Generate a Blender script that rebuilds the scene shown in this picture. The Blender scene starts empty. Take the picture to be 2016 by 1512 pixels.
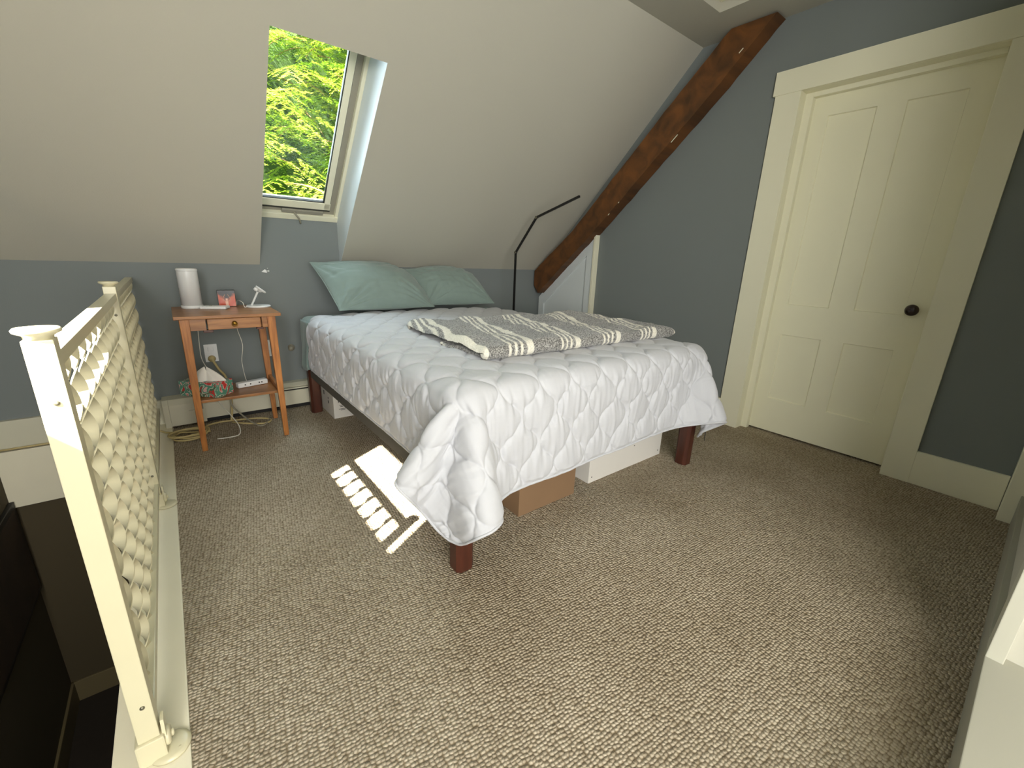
import bpy, bmesh, math, random
import numpy as np
from mathutils import Vector, Matrix, noise

sc = bpy.context.scene
C = sc.collection
PI = math.pi
S2 = math.sqrt(2)

# ---------------------------------------------------------------- camera
def make_camera():
    yaw, pitch, roll, f = math.radians(38.6302), math.radians(16.3229), math.radians(2.1087), 838.2161
    F = Vector((math.sin(yaw)*math.cos(pitch), math.cos(yaw)*math.cos(pitch), -math.sin(pitch)))
    R = Vector((math.cos(yaw), -math.sin(yaw), 0)); U = R.cross(F)
    R2 = R*math.cos(roll)+U*math.sin(roll); U2 = -R*math.sin(roll)+U*math.cos(roll)
    cd = bpy.data.cameras.new('camera'); cam = bpy.data.objects.new('camera', cd); C.objects.link(cam)
    cd.sensor_fit = 'HORIZONTAL'; cd.sensor_width = 36; cd.lens = f/2016*36; cd.clip_start = .01
    m = Matrix((R2, U2, -F)).transposed().to_4x4(); m.translation = Vector((0, 0, 1.0896))
    cam.matrix_world = m
    sc.camera = cam
make_camera()

# ---------------------------------------------------------------- light
sc.view_settings.view_transform = 'Standard'
sc.view_settings.look = 'None'
sc.view_settings.gamma = 1
sc.view_settings.use_curve_mapping = False
sc.view_settings.exposure = 0.1
sc.cycles.use_denoising = True
sc.cycles.max_bounces = 10
sc.cycles.diffuse_bounces = 6

w = bpy.data.worlds.new('world'); sc.world = w; w.use_nodes = True
nt = w.node_tree; nt.nodes.clear()
bgn = nt.nodes.new('ShaderNodeBackground'); wo = nt.nodes.new('ShaderNodeOutputWorld')
sky = nt.nodes.new('ShaderNodeTexSky'); sky.sky_type = 'NISHITA'; sky.sun_disc = False
sky.sun_elevation = math.radians(44); sky.sun_rotation = math.radians(240)
sky.dust_density = 1.0
nt.links.new(sky.outputs[0], bgn.inputs[0]); bgn.inputs[1].default_value = .22
nt.links.new(bgn.outputs[0], wo.inputs[0])

def sun_light():
    ld = bpy.data.lights.new('sun', 'SUN'); ld.energy = 85; ld.angle = .009; ld.color = (1, .93, .78)
    o = bpy.data.objects.new('sun', ld); C.objects.link(o)
    d = Vector((.90, .525, -1.0)); o.rotation_euler = d.to_track_quat('-Z', 'Y').to_euler(); o.location = (-4, -3, 6)
sun_light()
def area(name, loc, direction, sx, sy, power, col):
    ld = bpy.data.lights.new(name, 'AREA'); ld.shape = 'RECTANGLE'; ld.size = sx; ld.size_y = sy; ld.energy = power; ld.color = col
    o = bpy.data.objects.new(name, ld); C.objects.link(o)
    o.location = loc; o.rotation_euler = Vector(direction).to_track_quat('-Z', 'Y').to_euler()
    return o
# daylight by the roof window over the bed, then two added fill lights
# behind and left of the camera, with no window built at either
area('daylight_roof_window', (.756, 3.05, 2.02), (0, -.75, -.72), .44, 1.0, 19, (.74, .89, 1))
area('fill_light_landing', (.1, -2.25, 1.30), (.25, 1, .02), 1.9, 1.4, 100, (1, .99, .97))
area('fill_light_stair', (-.84, -1.1, 1.5), (1, .48, -.10), 1.2, 1.2, 108, (1, .985, .93))

# ---------------------------------------------------------------- helpers
def sl(c): c /= 255.; return c/12.92 if c <= .04045 else ((c+.055)/1.055)**2.4
def rgb(r, g, b): return (sl(r), sl(g), sl(b), 1)
def lk(m, a, b): m.node_tree.links.new(a, b)
def mat(name, col, rough=.6, var=.0, vscale=6, bump=0, bscale=200, metal=0, spec=.5, sheen=0, trans=0):
    m = bpy.data.materials.new(name); m.use_nodes = True; n = m.node_tree.nodes; b = n['Principled BSDF']
    b.inputs['Roughness'].default_value = rough; b.inputs['Metallic'].default_value = metal
    b.inputs['Specular IOR Level'].default_value = spec
    b.inputs['Sheen Weight'].default_value = sheen; b.inputs['Transmission Weight'].default_value = trans
    col = col if len(col) == 4 else (*col, 1)
    tc = n.new('ShaderNodeTexCoord')
    nz = n.new('ShaderNodeTexNoise'); nz.inputs['Scale'].default_value = vscale; nz.inputs['Detail'].default_value = 5
    lk(m, tc.outputs['Object'], nz.inputs['Vector'])
    mx = n.new('ShaderNodeMix'); mx.data_type = 'RGBA'
    mx.inputs['A'].default_value = tuple(c*(1-var) for c in col[:3])+(1,)
    mx.inputs['B'].default_value = tuple(min(1, c*(1+var)) for c in col[:3])+(1,)
    lk(m, nz.outputs['Fac'], mx.inputs['Factor']); lk(m, mx.outputs['Result'], b.inputs['Base Color'])
    if bump:
        n2 = n.new('ShaderNodeTexNoise'); n2.inputs['Scale'].default_value = bscale; n2.inputs['Detail'].default_value = 4
        lk(m, tc.outputs['Object'], n2.inputs['Vector'])
        bp = n.new('ShaderNodeBump'); bp.inputs['Strength'].default_value = bump; bp.inputs['Distance'].default_value = .002
        lk(m, n2.outputs['Fac'], bp.inputs['Height']); lk(m, bp.outputs[0], b.inputs['Normal'])
    return m
def wood(name, c1, c2, rough=.4, scale=(1, 1, 1), wscale=14, dist=5):
    m = bpy.data.materials.new(name); m.use_nodes = True; n = m.node_tree.nodes; b = n['Principled BSDF']
    b.inputs['Roughness'].default_value = rough
    tc = n.new('ShaderNodeTexCoord'); mp = n.new('ShaderNodeMapping'); mp.inputs['Scale'].default_value = scale
    lk(m, tc.outputs['Object'], mp.inputs[0])
    nz = n.new('ShaderNodeTexNoise'); nz.inputs['Scale'].default_value = wscale; nz.inputs['Detail'].default_value = 8; nz.inputs['Distortion'].default_value = dist*.1
    lk(m, mp.outputs[0], nz.inputs['Vector'])
    cr = n.new('ShaderNodeValToRGB'); cr.color_ramp.elements[0].position = .32; cr.color_ramp.elements[1].position = .68
    cr.color_ramp.elements[0].color = c1; cr.color_ramp.elements[1].color = c2
    lk(m, nz.outputs['Fac'], cr.inputs[0]); lk(m, cr.outputs[0], b.inputs['Base Color'])
    bp = n.new('ShaderNodeBump'); bp.inputs['Strength'].default_value = .15; bp.inputs['Distance'].default_value = .001
    lk(m, nz.outputs['Fac'], bp.inputs['Height']); lk(m, bp.outputs[0], b.inputs['Normal'])
    return m

def obj(name, bm, m, parent=None, smooth=False, auto=None):
    me = bpy.data.meshes.new(name)
    if isinstance(bm, bmesh.types.BMesh):
        bmesh.ops.recalc_face_normals(bm, faces=bm.faces); bm.to_mesh(me); bm.free()
    else:
        me.from_pydata(bm[0], [], bm[1])
    for x in (m if isinstance(m, (list, tuple)) else [m]): me.materials.append(x)
    if smooth: me.polygons.foreach_set('use_smooth', [True]*len(me.polygons))
    o = bpy.data.objects.new(name, me); C.objects.link(o)
    if parent is not None:
        o.parent = parent
        if parent.type == 'EMPTY' or True:
            o.matrix_parent_inverse = Matrix.Identity(4)
    return o
def tag(o, label, cat=None, group=None, kind=None):
    if label: o['label'] = label
    if cat: o['category'] = cat
    if group: o['group'] = group
    if kind: o['kind'] = kind
    return o
def thing(name, label, cat, loc=(0, 0, 0), rz=0, group=None):
    o = bpy.data.objects.new(name, None); C.objects.link(o); o.location = loc; o.rotation_euler = (0, 0, rz)
    o.empty_display_size = .05
    return tag(o, label, cat, group)
def struct(name, bm, m, parent=None, label=None, smooth=False):
    o = obj(name, bm, m, parent, smooth)
    if parent is None: tag(o, label, kind='structure')
    return o
def box(bm, x0, x1, y0, y1, z0, z1, bev=0, mi=0, M=None, seg=2):
    r = bmesh.ops.create_cube(bm, size=1)
    vs = r['verts']
    for v in vs: v.co = Vector((x0+(v.co.x+.5)*(x1-x0), y0+(v.co.y+.5)*(y1-y0), z0+(v.co.z+.5)*(z1-z0)))
    fs = list({f for v in vs for f in v.link_faces})
    if bev:
        es = list({e for v in vs for e in v.link_edges})
        r = bmesh.ops.bevel(bm, geom=es, offset=bev, segments=seg, profile=.6, affect='EDGES')
        fs = list(set(r['faces']) | {f for f in fs if f.is_valid}); vs = list({v for f in fs for v in f.verts})
    for f in fs: f.material_index = mi
    if M is not None: bmesh.ops.transform(bm, matrix=M, verts=vs)
    return vs
def poly(bm, pts, mi=0):
    f = bm.faces.new([bm.verts.new(p) for p in pts]); f.material_index = mi; return f
def prism(bm, pts, vec, mi=0, bev=0):
    vec = Vector(vec); a = [bm.verts.new(p) for p in pts]; b = [bm.verts.new(Vector(p)+vec) for p in pts]
    n = len(pts); fs = [bm.faces.new(a[::-1]), bm.faces.new(b)]
    for i in range(n): fs.append(bm.faces.new((a[i], a[(i+1) % n], b[(i+1) % n], b[i])))
    for f in fs: f.material_index = mi
    if bev:
        es = list({e for f in fs for e in f.edges})
        bmesh.ops.bevel(bm, geom=es, offset=bev, segments=2, profile=.6, affect='EDGES')
    return fs
def lathe(bm, prof, seg=32, M=None, mi=0, cap=True):
    rings = []
    allv = []
    for r, z in prof:
        if r < 1e-6:
            v = bm.verts.new((0, 0, z)); rings.append([v]); allv.append(v)
        else:
            ring = [bm.verts.new((r*math.cos(2*PI*i/seg), r*math.sin(2*PI*i/seg), z)) for i in range(seg)]
            rings.append(ring); allv += ring
    for a, b in zip(rings, rings[1:]):
        for i in range(seg):
            j = (i+1) % seg
            if len(a) == 1 and len(b) == 1: continue
            if len(a) == 1: f = bm.faces.new((a[0], b[i], b[j]))
            elif len(b) == 1: f = bm.faces.new((a[i], a[j], b[0]))
            else: f = bm.faces.new((a[i], a[j], b[j], b[i]))
            f.material_index = mi; f.smooth = True
    if cap:
        for rg, flip in ((rings[0], 1), (rings[-1], 0)):
            if len(rg) > 2:
                f = bm.faces.new(rg[::-1] if flip else rg); f.material_index = mi
    if M is not None: bmesh.ops.transform(bm, matrix=M, verts=allv)
    return allv
def smoothpath(pts, n=8, closed=False):
    P = [Vector(p) for p in pts]; out = []
    N = len(P)
    rng = range(N if closed else N-1)
    for i in rng:
        p0 = P[i-1] if (i > 0 or closed) else P[0]*2-P[1]
        p1 = P[i]; p2 = P[(i+1) % N]
        p3 = P[(i+2) % N] if (i+2 < N or closed) else p2*2-p1
        for k in range(n):
            t = k/n
            out.append(.5*((2*p1)+(p2-p0)*t+(2*p0-5*p1+4*p2-p3)*t*t+(3*p1-p0-3*p2+p3)*t**3))
    if not closed: out.append(P[-1])
    return out
def tube(bm, pts, r, seg=8, closed=False, mi=0):
    pts = [Vector(p) for p in pts]; N = len(pts); rings = []
    rr = r if isinstance(r, (list, tuple)) else [r]*N
    T0 = None; nrm = None
    for i in range(N):
        a = pts[i-1] if (i > 0 or closed) else pts[0]; b = pts[(i+1) % N] if (i < N-1 or closed) else pts[-1]
        t = (b-a).normalized() if (b-a).length > 1e-9 else Vector((0, 0, 1))
        if nrm is None: nrm = t.orthogonal().normalized()
        else:
            nrm = (nrm-t*nrm.dot(t)); nrm = nrm.normalized() if nrm.length > 1e-6 else t.orthogonal().normalized()
        bn = t.cross(nrm)
        rings.append([bm.verts.new(pts[i]+(nrm*math.cos(2*PI*k/seg)+bn*math.sin(2*PI*k/seg))*rr[i]) for k in range(seg)])
    for i in range(N if closed else N-1):
        a, b = rings[i], rings[(i+1) % N]
        for k in range(seg):
            f = bm.faces.new((a[k], a[(k+1) % seg], b[(k+1) % seg], b[k])); f.smooth = True; f.material_index = mi
    if not closed:
        bm.faces.new(rings[0][::-1]).material_index = mi; bm.faces.new(rings[-1]).material_index = mi
def grid_obj(name, P, m, parent=None, closed=False):
    """P: (n, m, 3) numpy array -> smooth quad mesh"""
    n, k = P.shape[:2]
    I = np.arange(n*k).reshape(n, k)
    F = np.stack([I[:-1, :-1], I[:-1, 1:], I[1:, 1:], I[1:, :-1]], -1).reshape(-1, 4)
    me = bpy.data.meshes.new(name); me.vertices.add(n*k); me.vertices.foreach_set('co', P.reshape(-1).astype(np.float32))
    me.loops.add(F.size); me.loops.foreach_set('vertex_index', F.reshape(-1).astype(np.int32))
    me.polygons.add(len(F)); me.polygons.foreach_set('loop_start', (np.arange(len(F))*4).astype(np.int32))
    me.polygons.foreach_set('use_smooth', np.ones(len(F), bool))
    me.update(calc_edges=True); me.validate()
    for x in (m if isinstance(m, (list, tuple)) else [m]): me.materials.append(x)
    o = bpy.data.objects.new(name, me); C.objects.link(o)
    if parent is not None: o.parent = parent
    return o
def normals(P):
    du = np.gradient(P, axis=1); dv = np.gradient(P, axis=0)
    n = np.cross(du, dv); return n/np.maximum(np.linalg.norm(n, axis=-1, keepdims=True), 1e-9)
def upm(n, k):
    M_ = np.zeros(((n-1)*k+1, n))
    for i in range((n-1)*k+1):
        a = min(i//k, n-2); t = i/k-a
        w4 = [(-t+2*t*t-t**3)/2, (2-5*t*t+3*t**3)/2, (t+4*t*t-3*t**3)/2, (-t*t+t**3)/2]
        for q, ww in zip((a-1, a, a+1, a+2), w4):
            if q < 0: M_[i, 0] += 2*ww; M_[i, 1] -= ww
            elif q >= n: M_[i, n-1] += 2*ww; M_[i, n-2] -= ww
            else: M_[i, q] += ww
    return M_
def up(P, k):
    A = upm(P.shape[0], k); B = upm(P.shape[1], k)
    return np.einsum('ia,abc,jb->ijc', A, P, B)
def vnoise(x, y, seed=0):
    """smooth value noise on arrays"""
    def h(i, j): v = np.sin(i*127.1+j*311.7+seed*74.7)*43758.5453; return v-np.floor(v)
    xi, yi = np.floor(x), np.floor(y); fx, fy = x-xi, y-yi; fx = fx*fx*(3-2*fx); fy = fy*fy*(3-2*fy)
    return ((h(xi, yi)*(1-fx)+h(xi+1, yi)*fx)*(1-fy)+(h(xi, yi+1)*(1-fx)+h(xi+1, yi+1)*fx)*fy)*2-1

# ---------------------------------------------------------------- materials
M_wall = mat('blue_grey_wall_paint', rgb(120, 126, 125), .75, .03, 3, .15, 300)
M_ceil = mat('off_white_ceiling_paint', rgb(184, 181, 167), .85, .015, 2, .2, 150)
M_reveal = mat('white_reveal_paint', rgb(214, 220, 220), .35, .01, 2)
M_trim = mat('cream_white_trim_paint', rgb(234, 231, 206), .42, .02, 5, .08, 60)
M_door = mat('cream_door_paint', rgb(234, 231, 204), .45, .025, 4, .15, 40)
M_curb = mat('white_curb_paint', rgb(232, 225, 200), .5, .04, 8, .2, 90)
M_heater = mat('cream_heater_enamel', rgb(206, 202, 180), .4, .02, 5)
M_dark = mat('dark_gap', rgb(30, 28, 26), .8)
M_stairwall = mat('shade_dark_stairwell_tan', rgb(74, 64, 42), .8, .08, 3)  # stairwell gloom is put into this wall colour
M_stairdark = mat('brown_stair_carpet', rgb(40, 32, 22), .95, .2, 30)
M_stairtrim = mat('shade_dim_stair_trim', rgb(110, 98, 68), .6)  # trim colour lowered to carry the stairwell shade
M_oak = wood('honey_oak', rgb(140, 84, 36), rgb(184, 120, 58), .38, (30, 30, 3), 2.2)
M_oaktop = wood('honey_oak_tabletop', rgb(130, 84, 44), rgb(168, 116, 66), .35, (3, 30, 30), 2.2)
M_beam = wood('brown_stained_timber', rgb(72, 45, 18), rgb(114, 70, 29), .55, (7, .8, 7), 1.4, 6)
M_leg = wood('reddish_walnut_wood', rgb(58, 29, 20), rgb(84, 43, 30), .35, (12, 12, 2), 2)
M_frame = mat('charcoal_bed_rail', rgb(82, 80, 74), .8, .06, 40, .2, 300)
M_white = mat('white_plastic', rgb(225, 226, 224), .35)
M_rail = mat('ivory_railing_enamel', rgb(204, 197, 166), .3, .03, 12, .05, 40)
M_black = mat('black_lamp_metal', rgb(18, 17, 16), .4)
M_quilt = mat('white_quilt_cotton', rgb(190, 191, 195), .85, .01, 20, .25, 700, sheen=.2)
M_sheet = mat('sage_sheet_cotton', rgb(126, 146, 142), .9, .05, 12, .3, 600, sheen=.2)
M_pillow = mat('sage_linen', rgb(126, 143, 136), .92, .06, 25, .5, 500, sheen=.25)
M_card = mat('brown_cardboard', rgb(130, 102, 74), .85, .05, 10)
M_cardwhite = mat('white_cardboard', rgb(216, 212, 204), .7, .03, 10)
M_cord = mat('tan_cord_rubber', rgb(190, 172, 120), .5)
M_cordw = mat('white_cord_rubber', rgb(225, 222, 210), .4)
M_cordg = mat('grey_cord_rubber', rgb(140, 135, 118), .5)
M_brass = mat('aged_brass', rgb(150, 115, 50), .35, metal=1)
M_knob = mat('dark_brown_knob_glaze', rgb(42, 26, 20), .15)
M_ink = mat('dark_print', rgb(60, 56, 56), .6)
M_tissue = mat('white_tissue_paper', rgb(228, 224, 216), .9)
M_screw = mat('screw_steel', rgb(120, 116, 100), .35, metal=.7)
M_taupe = mat('taupe_window_frame', rgb(150, 146, 132), .4)
M_alu = mat('dark_window_gasket', rgb(50, 50, 46), .5)

def carpet():
    m = bpy.data.materials.new('beige_loop_pile_carpet'); m.use_nodes = True; n = m.node_tree.nodes; b = n['Principled BSDF']
    b.inputs['Roughness'].default_value = .95; b.inputs['Specular IOR Level'].default_value = .15
    tc = n.new('ShaderNodeTexCoord')
    mp = n.new('ShaderNodeMapping'); mp.inputs['Scale'].default_value = (94, 108, 1); mp.inputs['Rotation'].default_value = (0, 0, .12)
    lk(m, tc.outputs['Object'], mp.inputs[0])
    nd = n.new('ShaderNodeTexNoise'); nd.inputs['Scale'].default_value = 25; lk(m, tc.outputs['Object'], nd.inputs['Vector'])
    ad = n.new('ShaderNodeVectorMath'); ad.operation = 'MULTIPLY_ADD'
    lk(m, nd.outputs['Color'], ad.inputs[0]); ad.inputs[1].default_value = (.9, .9, 0); lk(m, mp.outputs[0], ad.inputs[2])
    vo = n.new('ShaderNodeTexVoronoi'); vo.voronoi_dimensions = '2D'; vo.feature = 'F1'; vo.inputs['Scale'].default_value = 1; vo.inputs['Randomness'].default_value = .42
    lk(m, ad.outputs[0], vo.inputs['Vector'])
    fib = n.new('ShaderNodeTexNoise'); fib.inputs['Scale'].default_value = 500; fib.inputs['Detail'].default_value = 3; lk(m, tc.outputs['Object'], fib.inputs['Vector'])
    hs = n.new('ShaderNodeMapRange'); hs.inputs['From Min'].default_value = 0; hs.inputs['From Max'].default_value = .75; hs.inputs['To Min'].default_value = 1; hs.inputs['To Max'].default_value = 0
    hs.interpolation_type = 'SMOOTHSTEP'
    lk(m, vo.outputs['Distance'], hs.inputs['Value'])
    hh = n.new('ShaderNodeMath'); hh.operation = 'MULTIPLY_ADD'; lk(m, fib.outputs['Fac'], hh.inputs[0]); hh.inputs[1].default_value = .45; lk(m, hs.outputs[0], hh.inputs[2])
    bp = n.new('ShaderNodeBump'); bp.inputs['Strength'].default_value = 1; bp.inputs['Distance'].default_value = .0055
    lk(m, hh.outputs[0], bp.inputs['Height']); lk(m, bp.outputs[0], b.inputs['Normal'])
    # yarn colour: flecks per loop, darker tone between the loops
    cr = n.new('ShaderNodeValToRGB'); e = cr.color_ramp.elements
    e[0].color = rgb(160, 146, 124); e[1].color = rgb(214, 202, 180); e[0].position = .1; e[1].position = .9
    mm = n.new('ShaderNodeMath'); mm.operation = 'MULTIPLY_ADD'
    sp = n.new('ShaderNodeSeparateColor'); lk(m, vo.outputs['Color'], sp.inputs[0])
    lk(m, sp.outputs[0], mm.inputs[0]); mm.inputs[1].default_value = .45; 
    m2 = n.new('ShaderNodeMath'); m2.operation = 'MULTIPLY'; lk(m, fib.outputs['Fac'], m2.inputs[0]); m2.inputs[1].default_value = .55
    lk(m, m2.outputs[0], mm.inputs[2]); lk(m, mm.outputs[0], cr.inputs[0])
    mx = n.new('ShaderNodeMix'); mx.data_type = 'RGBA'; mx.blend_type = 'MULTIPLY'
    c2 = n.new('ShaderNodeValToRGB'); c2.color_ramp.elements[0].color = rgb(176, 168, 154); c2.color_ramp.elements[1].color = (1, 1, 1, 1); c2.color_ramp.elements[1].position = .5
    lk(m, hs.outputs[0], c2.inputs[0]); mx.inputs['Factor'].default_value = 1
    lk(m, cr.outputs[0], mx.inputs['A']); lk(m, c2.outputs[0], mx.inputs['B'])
    # a few faint worn stains near the door
    st = n.new('ShaderNodeTexNoise'); st.inputs['Scale'].default_value = 1.6; st.inputs['Detail'].default_value = 3; lk(m, tc.outputs['Object'], st.inputs['Vector'])
    c3 = n.new('ShaderNodeValToRGB'); c3.color_ramp.elements[0].position = .3; c3.color_ramp.elements[0].color = rgb(228, 224, 218); c3.color_ramp.elements[1].position = .6; c3.color_ramp.elements[1].color = (1, 1, 1, 1)
    lk(m, st.outputs['Fac'], c3.inputs[0])
    mx2 = n.new('ShaderNodeMix'); mx2.data_type = 'RGBA'; mx2.blend_type = 'MULTIPLY'; mx2.inputs['Factor'].default_value = 1
    lk(m, mx.outputs['Result'], mx2.inputs['A']); lk(m, c3.outputs[0], mx2.inputs['B'])
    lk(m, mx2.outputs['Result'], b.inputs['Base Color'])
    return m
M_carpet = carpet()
def glass_mat():
    m = bpy.data.materials.new('window_glass'); m.use_nodes = True; n = m.node_tree.nodes; n.clear()
    o = n.new('ShaderNodeOutputMaterial'); t = n.new('ShaderNodeBsdfTransparent'); g = n.new('ShaderNodeBsdfGlossy'); mx = n.new('ShaderNodeMixShader')
    g.inputs['Roughness'].default_value = .02; fr = n.new('ShaderNodeFresnel'); fr.inputs['IOR'].default_value = 1.45
    t.inputs['Color'].default_value = (.96, .98, .97, 1)
    lk(m, fr.outputs[0], mx.inputs[0]); lk(m, t.outputs[0], mx.inputs[1]); lk(m, g.outputs[0], mx.inputs[2]); lk(m, mx.outputs[0], o.inputs[0])
    return m
M_glass = glass_mat()

# ---------------------------------------------------------------- setting
XR, YB, ZK, ZF, YC = 3.023, 3.363, .996, 2.481, 1.878
XL, YN, YE = -.88, -.115, -2.4     # stair side wall, near wall, far end of the landing
SX0, SX1, SZU = .495, 1.0165, 2.004
SYU = YB-(SZU-ZK)

bm = bmesh.new()
box(bm, -.115, XR+.2, YE, YB, -.12, 0)
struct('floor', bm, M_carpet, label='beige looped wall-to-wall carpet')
# white painted curb along the stairwell, under the railing
bm = bmesh.new()
box(bm, -.252, -.115, -1.2, YB, -.34, .006, .003)
struct('trim_1', bm, M_curb, label='white painted curb board under the railing beside the carpet')
# white board across the far end of the stairwell, under the baseboard
bm = bmesh.new()
box(bm, XL, -.252, YB-.03, YB+.02, -.345, -.012, .002)
struct('trim_2', bm, M_curb, label='white fascia board at the far end of the stairwell')
# stairwell
bm = bmesh.new()
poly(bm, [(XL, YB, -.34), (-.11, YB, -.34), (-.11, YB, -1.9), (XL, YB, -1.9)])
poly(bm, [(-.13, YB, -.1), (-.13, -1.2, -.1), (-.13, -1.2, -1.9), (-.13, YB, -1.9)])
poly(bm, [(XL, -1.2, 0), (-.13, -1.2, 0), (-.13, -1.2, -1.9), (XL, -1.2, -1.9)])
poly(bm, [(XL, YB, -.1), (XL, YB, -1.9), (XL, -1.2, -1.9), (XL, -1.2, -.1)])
struct('wall_stairwell', bm, M_stairwall, label='stairwell walls coloured dark tan for the shade')
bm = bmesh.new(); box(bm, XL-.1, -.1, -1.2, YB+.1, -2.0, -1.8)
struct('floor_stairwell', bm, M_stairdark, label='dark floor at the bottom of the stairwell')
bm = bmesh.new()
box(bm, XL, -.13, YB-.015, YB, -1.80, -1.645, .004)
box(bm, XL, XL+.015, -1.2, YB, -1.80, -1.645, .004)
struct('baseboard_stairwell', bm, M_stairtrim, label='baseboard at the foot of the stairwell walls, dimmed in colour for shade')
# left wall with the small window that lets the sun in
WZ0, WZ1, WY0, WY1 = 1.545, 1.93, .525, 1.285
bm = bmesh.new()
for a, b, c, d in ((YE, WY0, -.1, ZF+.12), (WY1, YC, -.1, ZF+.12), (WY0, WY1, -.1, WZ0), (WY0, WY1, WZ1, ZF+.12)):
    box(bm, XL-.012, XL, a, b, c, d)
prism(bm, [(XL-.012, YC, -.1), (XL-.012, YB+.1, -.1), (XL-.012, YB+.1, ZK+.07), (XL-.012, YC, ZF+.12)], (.012, 0, 0))
struct('wall_left', bm, M_wall, label='blue grey wall beyond the stairwell')
# back wall with the raised part below the roof window
zt = ZK+.322
bm = bmesh.new()
prism(bm, [(XL, YB, -.02), (XR, YB, -.02), (XR, YB, ZK), (SX1+.01, YB, ZK), (SX1+.01, YB, zt), (SX0-.052, YB, zt), (SX0-.052, YB, ZK), (XL, YB, ZK)], (0, .1, 0))
struct('wall_back', bm, M_wall, label='low blue grey knee wall behind the bed')
# sloping ceiling with the opening for the roof window
def sp(x, z, off=0): return (x, YB-(z-ZK)+off/S2, z+off/S2)
bm = bmesh.new()
nrm = Vector((0, .3/S2, .3/S2))
def slab(x0, x1, z0, z1, th=.12): prism(bm, [sp(x0, z0), sp(x1, z0), sp(x1, z1), sp(x0, z1)], Vector((0, th/S2, th/S2)))
slab(XL-.02, SX0, ZK, ZF); slab(SX1, XR+.02, ZK, ZF); slab(SX0, SX1, SZU, ZF)
# flat part with a shallow hatch recess
HX0, HX1, HY0, HY1 = 2.05, 2.70, .85, 1.605
for a, b, c, d in ((XL-.02, HX0, YE, YC), (HX1, XR+.02, YE, YC), (HX0, HX1, YE, HY0), (HX0, HX1, HY1, YC)):
    box(bm, a, b, c, d, ZF, ZF+.12)
box(bm, XL-.02, XR+.02, YC, YC+.17, ZF+.001, ZF+.12)
struct('ceiling', bm, M_ceil, label='off-white sloping attic ceiling')
bm = bmesh.new()
for a, b, c, d in ((HX0-.002, HX0+.07, HY0, HY1), (HX1-.07, HX1+.002, HY0, HY1), (HX0+.0705, HX1-.0705, HY0, HY0+.07), (HX0+.0705, HX1-.0705, HY1-.07, HY1)):
    box(bm, a, b, c, d, ZF+.05, ZF+.1)
box(bm, HX0+.071, HX1-.071, HY0+.071, HY1-.071, ZF+.03, ZF+.11)
struct('trim_3', bm, M_trim, label='recessed hatch in the flat ceiling above the timber')
# reveals of the roof window
bm = bmesh.new()
D = .228
prism(bm, [(SX1-.002, YB-.0008, ZK+.001), sp(SX1-.002, SZU), sp(SX1-.002, SZU, D+.14), (SX1-.002, YB-.0008, zt+.16)], (.003, 0, 0))
poly(bm, [(SX0, YB, ZK+.0005), sp(SX0, SZU), sp(SX0-.05, SZU, D+.02), (SX0-.05, YB, zt+.02)])
poly(bm, [sp(SX0-.05, SZU, D), sp(SX0-.05, SZU, D+.14), (SX0-.05, YB, zt+.16), (SX0-.05, YB, zt)])
prism(bm, [sp(SX0, SZU, .004), sp(SX1, SZU, .004), sp(SX1, SZU, D+.14), sp(SX0-.05, SZU, D+.14)], (0, -.003, .003))
struct('trim_4', bm, M_reveal, label='white side boards of the roof window shaft')
# right wall with the doorway
DY0, DY1, DZ = .405, 1.211, 2.072
bm = bmesh.new()
T = (.17, 0, 0)
prism(bm, [(XR, DY1, -.01), (XR, YB, -.01), (XR, YB, ZK), (XR, YC, ZF), (XR, DY1, ZF)], T)
prism(bm, [(XR, DY0, DZ), (XR, DY1, DZ), (XR, DY1, ZF), (XR, DY0, ZF)], T)
prism(bm, [(XR, YN, -.01), (XR, DY0, -.01), (XR, DY0, ZF), (XR, YN, ZF)], T)
struct('wall_right', bm, M_wall, label='blue grey gable wall with the panelled door')
# near wall stub (right of the camera) and the landing walls
bm = bmesh.new()
box(bm, 1.55, XR+.12, YN-.1, YN, 0, ZF)
struct('wall_near', bm, M_ceil, label='wall stub at the near right corner')
bm = bmesh.new()
box(bm, 1.55, 1.6, YE-.05, YN-.1, 0, ZF+.12); box(bm, XL-.05, 1.6, YE-.05, YE, -.1, ZF+.12)
struct('wall_landing', bm, M_ceil, label='pale landing walls behind the viewpoint')
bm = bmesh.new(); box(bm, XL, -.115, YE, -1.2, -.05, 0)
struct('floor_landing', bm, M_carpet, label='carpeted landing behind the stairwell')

# baseboards
bm = bmesh.new()
box(bm, XR-.02, XR, 1.349, 2.6, 0, .183, .003); box(bm, XR-.02, XR, -.05, .284, 0, .183, .003)
struct('baseboard_right', bm, M_trim, label='cream baseboard on the door wall')
bm = bmesh.new(); box(bm, XL, -.145, YB-.03, YB, .0, .16, .003)
struct('baseboard_back', bm, M_heater, label='cream board over the far end of the stairwell')
bm = bmesh.new()
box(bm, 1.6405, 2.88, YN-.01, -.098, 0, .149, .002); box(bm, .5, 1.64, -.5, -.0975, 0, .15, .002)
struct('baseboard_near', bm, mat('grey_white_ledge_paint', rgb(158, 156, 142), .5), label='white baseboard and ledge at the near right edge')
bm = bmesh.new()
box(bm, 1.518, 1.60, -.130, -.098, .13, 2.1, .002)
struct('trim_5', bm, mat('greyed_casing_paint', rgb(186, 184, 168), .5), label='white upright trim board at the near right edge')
bm = bmesh.new()
box(bm, 2.885, XR-.002, YN, -.052, 0, 2.1, .003)
struct('trim_6', bm, M_trim, label='cream casing in the corner beyond the door')

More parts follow.
